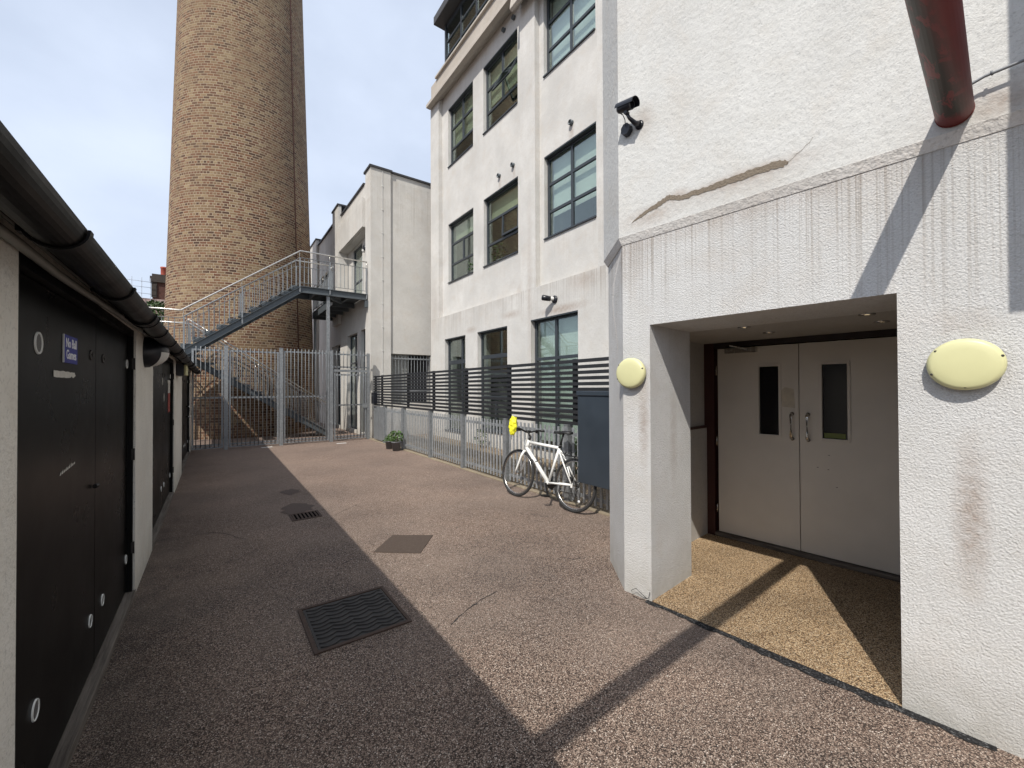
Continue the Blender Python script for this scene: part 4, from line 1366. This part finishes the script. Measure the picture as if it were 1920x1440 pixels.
b = MB(); b.extr([(1.263, 4.089, -.02), (1.623, 3.792, -.02), (1.935, 4.175, -.02), (1.579, 4.438, -.02)], (0, 0, .026)); b.build('lid', paint('brown_cover', (.065, .045, .033), .7, .35, .6, 45), ic)
dg, mc = quadthing('drain_grate', [(.77, 5.95), (1.105, 5.93), (1.105, 5.62), (.77, 5.6)], 'small slotted iron drain grate in the shaded paving', 'drain')
b = MB(); b.box((.765, 5.62, -.02), (1.105, 5.65, .008)); b.box((.765, 5.90, -.02), (1.105, 5.93, .008)); b.box((.765, 5.6502, -.02), (.79, 5.8998, .008)); b.box((1.08, 5.6502, -.02), (1.105, 5.8998, .008)); b.build('frame', M_rust, dg)
b = MB(); b.box((.79, 5.65, .0012), (1.08, 5.90, .0022)); b.build('sump_shade', M_soffit, dg)  # flat black sheet: the shade of the drain hollow put in as colour
b = MB()
for i in range(7):
    b.box((.795 + i * .042, 5.6502, .003), (.813 + i * .042, 5.8998, .0075))
b.build('bars', M_rust, dg)

# ================================================================== POTTED PLANTS
def leafy(mb_, cen, rad, hgt, n, ls, seed):
    rnd = random.Random(seed)
    for _ in range(n):
        a = rnd.uniform(0, 2 * math.pi); rr = rad * math.sqrt(rnd.random()); h = rnd.random()
        rr *= .45 + .75 * math.sin(math.pi * min(.95, h * .8 + .15))
        p = Vector(cen) + Vector((rr * math.cos(a), rr * math.sin(a), h * hgt))
        d = Vector((rnd.uniform(-1, 1), rnd.uniform(-1, 1), rnd.uniform(-.5, .9))).normalized()
        u = d.cross(Vector((rnd.uniform(-1, 1), rnd.uniform(-1, 1), rnd.uniform(-1, 1)))).normalized()
        l_ = ls * rnd.uniform(.6, 1.3); w_ = l_ * .42
        nn = d.cross(u)
        A = p; B = p + d * l_ * .5 + u * w_ + nn * l_ * .08; C_ = p + d * l_; D = p + d * l_ * .5 - u * w_ + nn * l_ * .08
        Mi = p + d * l_ * .5
        mb_.face([A, B, Mi]); mb_.face([B, C_, Mi]); mb_.face([C_, D, Mi]); mb_.face([D, A, Mi])
def pot_plant(x, y, r, h, label, seed, n, ph):
    o = thing('potted_plant', (x, y, 0), label, 'potted plant', 'grey plant pots by the fence')
    c = Vector((x, y, .004))
    b = MB(); b.lathe([(0, 0), (r * .74, 0), (r * .96, h * .86), (r * 1.06, h * .87), (r * 1.08, h), (r * .96, h), (r * .92, h * .85)], c, Z, 28); b.build('pot', M_pot, o)
    b = MB(); b.lathe([(0, h * .87), (r * .93, h * .86)], c, Z, 20); b.build('soil', M_soil, o)
    b = MB()
    rnd = random.Random(seed)
    for k in range(7):
        a = rnd.uniform(0, 6.28); q = r * .4
        b.tube([c + Vector((q * math.cos(a) * .5, q * math.sin(a) * .5, h * .85)), c + Vector((q * 1.3 * math.cos(a), q * 1.3 * math.sin(a), h * .85 + ph * .5)), c + Vector((r * 1.1 * math.cos(a), r * 1.1 * math.sin(a), h * .85 + ph * .9))], [.005, .004, .002], 5)
    b.build('stems', M_stem, o)
    b = MB(); leafy(b, c + Z * h * .92, r * 1.35, ph, n, .055, seed); b.build('foliage', M_leaf, o)
pot_plant(3.80, 10.40, .12, .24, 'front grey pot with bushy green plant by the low fence', 4, 190, .26)
pot_plant(3.78, 10.85, .11, .215, 'rear grey pot with smaller green plant by the low fence', 9, 110, .14)

# shrub growing in the yard behind the bicycle
for (x, y, r, h, n, lb, sd) in ((4.9, 5.1, .22, .62, 420, 'thin green shrub in the yard behind the bicycle frame', 21), (5.75, 9.4, .16, .38, 160, 'small weedy plant against the wall beyond the fence', 22)):
    o = thing('shrub', (x, y, 0), lb, 'shrub')
    b = MB(); leafy(b, (x, y, .12), r, h, n, .05, sd); b.build('foliage', M_leaf2, o)
    b = MB()
    for k in range(5):
        a = k * 1.3
        b.tube([(x, y, 0), (x + .08 * math.cos(a), y + .08 * math.sin(a), h * .5), (x + .12 * math.cos(a), y + .12 * math.sin(a), h)], [.008, .006, .002], 5)
    b.build('stem', M_stem, o)

b = MB()
wc = FP(1.40, -.012, .03)
b.tube([wc + Vector((.02, 0, -.028)), wc + FDv * .035 + Z * .02 - FNv * .02, wc + FDv * .075 + Z * .045 - FNv * .025, wc + FDv * .11 + Z * .02 - FNv * .03, wc + FDv * .10 - Z * .02 - FNv * .03, wc + FDv * .04 - Z * .028 - FNv * .02, wc - FDv * .02 + Z * .0 - FNv * .01, wc - FDv * .03 + Z * .05 - FNv * .004], .0022, 6)
tag(b.build('wire_loop', M_bblack), 'thin black wire loop poking out at the foot of the porch corner', 'wire')
def crackline(pts, wd):
    rnd = random.Random(int(pts[0][0] * 100))
    b = MB(); fine_ = []
    for p, q in zip(pts, pts[1:]):
        for k in range(6):
            t_ = k / 6
            fine_.append((p[0] + (q[0] - p[0]) * t_ + rnd.uniform(-.008, .008), p[1] + (q[1] - p[1]) * t_ + rnd.uniform(-.008, .008), wd * rnd.uniform(.3, 1.2)))
    for p, q in zip(fine_, fine_[1:]):
        b.face([(p[0], p[1] - p[2], .003), (q[0], q[1] - q[2], .003), (q[0] + q[2] * .5, q[1] + q[2], .003), (p[0] + p[2] * .5, p[1] + p[2], .003)])
    bmesh.ops.remove_doubles(b.bm, verts=b.bm.verts[:], dist=.0003)
    tag(b.build('paving_crack', M_tar), kind='structure')
CRACKS = [[(-0.17, 5.75), (-0.01, 5.71), (0.11, 5.58), (0.2, 5.37), (0.29, 5.23)], [(1.3, 2.53), (1.44, 2.61), (1.6, 2.68), (1.71, 2.71), (1.82, 2.73)], [(1.22, 5.55), (1.34, 5.68), (1.47, 5.79), (1.61, 5.91)], [(2.67, 2.91), (2.71, 2.81), (2.83, 2.78)], [(0.94, 3.99), (1.08, 4.05), (1.16, 3.92)]]
for pts in CRACKS: crackline(pts, .006)
for (x, y, lb) in ((1.17, 13.15, 'thin white metal strip on the ground in front of the left gate leaf'), (3.02, 12.75, 'thin white metal strip on the ground in front of the narrow gate')):
    b = MB(); b.box((x - .13, y - .04, .001), (x + .13, y + .04, .012))
    tag(b.build('ground_strip', M_trim, bevel=.003), lb, 'metal strip')
for (x, y, z, r_, h, n, lb, sd) in ((6.52, 10.95, 5.05, .22, .42, 170, 'green house plant behind the lower left window of the white building', 51), (6.50, 9.62, 5.05, .18, .55, 170, 'trailing green house plant behind the lower middle window of the white building', 52)):
    o = thing('house_plant', (x, y, z), lb, 'house plant')
    b = MB(); leafy(b, (x, y, z + .1), r_, h, n, .07, sd); b.build('foliage', M_leaf, o)
    b = MB(); b.lathe([(0, 0), (.08, 0), (.10, .16), (.085, .16), (.08, .03)], (x, y, z), Z, 16); b.build('pot', M_trim, o)
# ================================================================== BICYCLE
bk = thing('bicycle', (3.80, 3.88, 0), 'white framed city bicycle with black rack leaning on the low grey fence', 'bicycle')
P0 = Vector((3.735, 3.88, 0)); P1 = Vector((3.62, 4.96, 0))
bd = (P1 - P0).normalized()                      # forward
bl = Vector((-bd.y, bd.x, 0))                    # left, towards the camera side (-X)
lean = R(8)
bu = (Z * math.cos(lean) - bl * math.sin(lean)).normalized()
bs = (bl * math.cos(lean) + Z * math.sin(lean)).normalized()
def B(x, z, s=0.0): return P0 + bd * x + bu * z + bs * s
WB = (P1 - P0).length
RW = .345
def wheel(cx):
    o = bpy.data.objects.new('wheel', None); COL.objects.link(o); o.parent = bk
    N_ = 56
    cen = B(cx, RW + .002)
    def ring(r): return [cen + (bd * math.cos(a) + bu * math.sin(a)) * r for a in [2 * math.pi * k / N_ for k in range(N_)]]
    def rt_(pts, r, seg=10):
        b = MB()
        rr = []
        for p in pts:
            d = (p - cen).normalized()
            rr.append([b.bm.verts.new(p + (d * math.cos(q) + bs * math.sin(q)) * r) for q in [2 * math.pi * k / seg for k in range(seg)]])
        for i in range(N_):
            A, C_ = rr[i], rr[(i + 1) % N_]
            for k in range(seg):
                b.bm.faces.new((A[k], A[(k + 1) % seg], C_[(k + 1) % seg], C_[k])).smooth = True
        return b
    rt_(ring(RW - .018), .018).build('tyre', M_rubber, o)
    rt_(ring(RW - .042), .0095, 8).build('rim', M_chrome, o)
    b = MB()
    for k in range(28):
        a = 2 * math.pi * k / 28; a2 = a + (.35 if k % 2 else -.35)
        sd = .028 if (k // 2) % 2 else -.028
        b.tube([cen + (bd * math.cos(a2) + bu * math.sin(a2)) * .022 + bs * sd, cen + (bd * math.cos(a) + bu * math.sin(a)) * (RW - .045)], .0011, 4, caps=False)
    b.build('spokes', M_chrome, o)
    b = MB(); b.tube([cen - bs * .055, cen + bs * .055], .008, 8); b.tube([cen - bs * .032, cen + bs * .032], .02, 12); b.build('hub', M_chrome, o)
    return o
wheel(0); wheel(WB)
HTt, HTb = (.905, .845), (.955, .70)
ST = (.305, .80); BB = (.455, .30)
b = MB()
b.tube([B(*HTt), B(*HTb)], .026, 14)
b.tube([B(HTt[0] + .012, HTt[1] - .03), B(ST[0] + .01, ST[1] - .01)], .021, 12)
b.tube([B(HTb[0] - .008, HTb[1] + .03), B(*BB)], [.027, .029], 14)
b.tube([B(*BB), B(ST[0] - .004, ST[1] + .03)], .019, 12)
b.tube([B(BB[0], BB[1], -.036), B(BB[0], BB[1], .036)], .022, 14)
for s in (-1, 1):
    b.tube([B(BB[0] - .01, BB[1], s * .02), B(.28, RW - .025, s * .045), B(0, RW, s * .062)], [.015, .0125, .010], 8)
    b.tube([B(ST[0], ST[1] - .04, s * .014), B(.2, .62, s * .04), B(0, RW, s * .062)], [.0115, .0105, .0095], 8)
    b.bar(B(0, RW - .03, s * .062), B(.0, RW + .03, s * .062), .03, .006, tuple(bs))
b.build('frame', M_bike, bk)
b = MB()
for s in (-1, 1):
    b.tube([B(.962, .675, s * .035), B(.99, .60, s * .052), B(WB - .03, RW + .07, s * .055), B(WB, RW, s * .055)], [.019, .018, .014, .010], 10)
b.tube([B(.962, .678, -.04), B(.962, .678, .04)], .018, 10)
b.build('fork', M_bike, bk)
b = MB(); b.tube([B(ST[0], ST[1] + .02), B(.262, .985)], .0135, 10); b.tube([B(.31, .79), B(.303, .835)], .0215, 12)
b.build('seat_post', M_bblack, bk)
# saddle
b = MB()
prof = [(.13, .022, 1.010), (.17, .05, 1.012), (.2, .07, 1.012), (.25, .075, 1.01), (.30, .055, 1.006), (.36, .028, 1.0), (.42, .020, .997), (.455, .014, .993)]
prof = [(x - .02, w_, z) for x, w_, z in prof]
rings = []
for x, w_, z in prof:
    rings.append([b.bm.verts.new(B(x, z + .012 * math.sin(q) * 1.4 - (.012 if math.cos(q) ** 2 > .8 else 0), w_ * math.cos(q))) for q in [2 * math.pi * k / 14 for k in range(14)]])
for A, C_ in zip(rings, rings[1:]):
    for k in range(14):
        b.bm.faces.new((A[k], A[(k + 1) % 14], C_[(k + 1) % 14], C_[k])).smooth = True
b.bm.faces.new(rings[0][::-1]); b.bm.faces.new(rings[-1])
for s in (-1, 1):
    b.tube([B(.13, .995, s * .022), B(.2, .975, s * .022), B(.3, .975, s * .02), B(.40, .99, s * .01)], .0035, 6)
b.build('saddle', M_bblack, bk)
# stem and bars (turned a little to the left)
tn = R(10)
hb = (bs * math.cos(tn) + bd * math.sin(tn) * 1).normalized()
hf = bu.cross(hb) * -1
hc = B(.945, .965)
b = MB(); b.tube([B(.905, .845), B(.893, .90)], .02, 12); b.tube([B(.893, .89), hc], .016, 10)
b.tube([hc - hb * .04, hc + hb * .04], .02, 12); b.build('stem', M_bblack, bk)
b = MB()
b.tube([hc + hb * -.29 - bd * .05 + bu * .03, hc + hb * -.17 - bd * .02 + bu * .03, hc + hb * -.06, hc, hc + hb * .06, hc + hb * .17 - bd * .02 + bu * .03, hc + hb * .29 - bd * .05 + bu * .03], .0125, 10)
bars = b.build('handlebar', M_bblack, bk)
for s in (-1, 1):
    b = MB(); b.tube([hc + hb * s * .19 - bd * .026 + bu * .03, hc + hb * s * .30 - bd * .052 + bu * .03], .0175, 12); b.build('grip', M_bblack, bars)
    b = MB(); b.tube([hc + hb * s * .15 - bd * .0 + bu * .01, hc + hb * s * .17 + bd * .045 + bu * -.0, hc + hb * s * .25 + bd * .05 - bu * .02], [.012, .008, .005], 8)
    b.tube([hc + hb * s * .14 + bu * .02, hc + hb * s * .18 + bu * .02 - bd * .0], .022, 10)
    b.build('brake_lever', M_bblack, bars)
b = MB()
b.tube([hc + hb * .15 + bd * .03, hc + bd * .13 + hb * .08 - bu * .03, B(.99, .80, .03), B(.962, .70, .03)], .003, 5)
b.tube([hc + hb * -.15 + bd * .03, hc + bd * .10 - hb * .06 - bu * .05, B(.97, .78, .02), B(.90, .68, .025), B(.6, .46, .028), B(.46, .31, .03)], .003, 5)
b.build('brake_cable', M_ventrim, bk)
# crank, pedals, chain, cassette, derailleur
b = MB()
rc = B(BB[0], BB[1], -.05)
b.lathe([(.02, -.002), (.085, -.002), (.085, .002), (.02, .002)], rc, tuple(bs), 32); b.build('chainring', M_bblack, bk)
b = MB(); b.lathe([(.0, -.004), (.045, -.004), (.045, .004), (0, .004)], B(0, RW, -.045), tuple(bs), 24)
b.build('cassette', M_bblack, bk)
b = MB()
b.tube([B(BB[0], BB[1] + .085, -.05), B(0, RW + .045, -.045)], .004, 5); b.tube([B(BB[0], BB[1] - .085, -.05), B(-.0 + .01, RW - .12, -.048), B(-.03, RW - .06, -.045)], .004, 5)
b.build('chain', M_iron, bk)
b = MB(); b.lathe([(0, -.006), (.014, -.006), (.014, .006), (0, .006)], B(.005, RW - .12, -.048), tuple(bs), 12); b.bar(B(0, RW - .02, -.055), B(.01, RW - .15, -.055), .02, .012)
b.build('derailleur', M_bblack, bk)
ca = R(248)
cd = (math.cos(ca), math.sin(ca))
for s in (1, -1):
    e = (BB[0] + .17 * cd[0] * s, BB[1] + .17 * cd[1] * s)
    b = MB(); b.bar(B(BB[0], BB[1], s * .055), B(*e, s * .065), .012, .025, tuple(bd)); b.build('crank', M_bblack, bk)
    b = MB()
    pc = B(*e, s * .115)
    for dx in (-.035, .035):
        b.bar(pc + bd * dx - bs * .045, pc + bd * dx + bs * .045, .018, .022, (0, 0, 1))
    b.bar(pc - bd * .035 + bs * .045, pc + bd * .035 + bs * .045, .012, .02); b.bar(pc - bd * .035 - bs * .045, pc + bd * .035 - bs * .045, .012, .02)
    b.tube([pc - bs * .05 * s, pc + bs * .04 * s], .008, 8)
    b.build('pedal', M_bblack, bk)
# rack
b = MB()
for s in (-.05, 0, .05):
    b.tube([B(.17, .705, s), B(-.20, .71, s)], .0055, 6)
for x in (.16, 0, -.19):
    b.tube([B(x, .705, -.055), B(x, .705, .055)], .0055, 6)
for s in (-1, 1):
    b.tube([B(.0, .705, s * .055), B(-.02, .53, s * .065), B(0, RW + .02, s * .068)], .005, 6)
    b.tube([B(-.12, .705, s * .055), B(-.06, .53, s * .065), B(0, RW + .02, s * .068)], .005, 6)
    b.tube([B(.16, .705, s * .03), B(.26, .735, s * .018)], .004, 6)
b.tube([B(.20, .71, -.03), B(.16, .75, -.03), B(.08, .75, -.03), B(.08, .75, .03), B(.16, .75, .03), B(.20, .71, .03)], .004, 6)
b.bar(B(-.21, .69, -.04), B(-.21, .69, .04), .012, .045)
b.build('rack', M_bblack, bk)
b = MB()
pts = [B(0 + (RW + .022) * math.cos(a), RW + (RW + .022) * math.sin(a)) for a in [R(k) for k in range(10, 150, 8)]]
for p, q in zip(pts, pts[1:]):
    pass
b.tube([B(.78, .58, .03), B(.70, .52, .04), B(.70, .44, .04)], .004, 6)
b.tube([B(.72, .55, .028), B(.66, .60, -.02), B(.60, .50, -.04), B(.62, .42, .02), B(.66, .40, .03)], .006, 6)
b.build('bottle_cage', M_bblack, bk)
b = MB(); b.bar(B(.02, RW + .09, .063), B(.13, RW + .24, .045), .022, .05, tuple(bs)) if False else b.tube([B(.03, RW + .10, .068), B(.10, RW + .22, .055)], .009, 8)
b.build('lock_bar', M_bike, bk)
b = MB(); b.lathe([(0, 0), (.02, 0), (.02, .008), (0, .01)], B(-.1, RW - .19, .01), tuple(bs), 12); b.build('reflector', M_refl, bk)

# yellow cover on the left grip
yc = thing('fabric_cover', hc + hb * .27, 'bright yellow crumpled cover hanging over the left grip of the bicycle', 'cover')
b = MB()
cen = hc + hb * .315 - bd * .05 + bu * .06
rnd = random.Random(2)
rings = []
for i in range(23):
    k = i / 22
    z = -.125 + .25 * k
    base = .056 * math.sin(math.pi * (.08 + .80 * k)) ** .45
    ring = []
    for j in range(30):
        q = 2 * math.pi * j / 30
        fold = 1 + .10 * math.sin(q * 5 + k * 7) + .07 * math.sin(q * 3 - k * 17) + .06 * math.sin(k * 31 + q * 2)
        ring.append(b.bm.verts.new(cen + bu * (z + .007 * math.sin(q * 3 + i) + .012 * math.sin(q) * k) + (bd * math.cos(q) * 1.15 + bs * math.sin(q) * .85) * base * fold))
    rings.append(ring)
for A, C_ in zip(rings, rings[1:]):
    for k in range(30):
        b.bm.faces.new((A[k], A[(k + 1) % 30], C_[(k + 1) % 30], C_[k])).smooth = True
b.bm.faces.new(rings[0][::-1]); b.bm.faces.new(rings[-1])
b.build('fabric', M_helmet, yc)
b = MB(); b.tube([cen - bu * .12, cen - bu * .15 + bs * .01, cen - bu * .19], .005, 5); b.build('strap', M_bblack, yc)

# ================================================================== FAR THINGS BEHIND THE SHED
hs = thing('distant_house', (-3, 32, 0), 'far house with dark brick chimney stack and red pot beyond the gutter', 'house')
b = MB(); b.box((-9, 30, 0), (.5, 38, 6.6)); b.build('wall', M_pink, hs)
b = MB(); b.box((-2.80, 30.1, 6.61), (-1.9, 31.0, 7.55)); b.build('chimney_stack', M_brickd, hs)
b = MB(); b.box((-2.90, 30.0, 7.551), (-1.8, 31.1, 7.86)); b.box((-2.82, 30.04, 7.861), (-1.88, 31.06, 8.0)); b.box((-2.84, 30.05, 6.7), (-2.6, 30.099, 7.55)); b.build('stack_cap', M_sootd, hs)
b = MB(); b.lathe([(.15, 0), (.15, .4), (.17, .42), (.17, .5), (.12, .5)], (-2.33, 30.4, 8.001), Z, 16); b.build('chimney_pot', M_terra, hs)
sf = thing('scaffold', (-3.4, 31, 6.6), 'thin grey scaffold poles against the sky beyond the black gutter', 'scaffold')
b = MB()
for x in (-3.62, -3.22, -2.86):
    b.tube([(x, 29.9, 0), (x, 29.9, 7.7)], .014, 6)
for z in (7.5, 7.2, 6.85):
    b.tube([(-3.8, 29.88, z), (-2.8, 29.88, z - .03)], .012, 6)
b.build('tubes', M_scaff, sf)
tr = thing('distant_tree', (-2.4, 28, 0), 'green treetop below the far chimney stack', 'tree')
b = MB(); leafy(b, (-2.35, 28, 4.9), .7, 1.2, 900, .14, 33); b.build('crown', M_leaf2, tr)
b = MB(); b.tube([(-2.35, 28, 0), (-2.35, 28, 3), (-2.3, 28, 5.6)], [.12, .09, .03], 8); b.build('trunk', M_stem, tr)

# grit and dry leaf bits lying about
b = MB()
rnd = random.Random(11)
for _ in range(420):
    x = rnd.uniform(-.4, 3.9); y = rnd.uniform(.6, 11)
    if x > 2.55 and y < 2.6: continue
    r_ = rnd.uniform(.002, .007) * (1.3 if rnd.random() < .06 else 1)
    a = rnd.uniform(0, 6.28)
    p = [(x + r_ * math.cos(a + q) * rnd.uniform(.6, 1.3), y + r_ * math.sin(a + q) * rnd.uniform(.6, 1.6), .002 + .004 * rnd.random()) for q in (0, 1.6, 3.1, 4.7)]
    b.face(p)
tag(b.build('grit', paint('pale_grit', (.42, .38, .33), .8, .4, .1, 90)), kind='stuff')
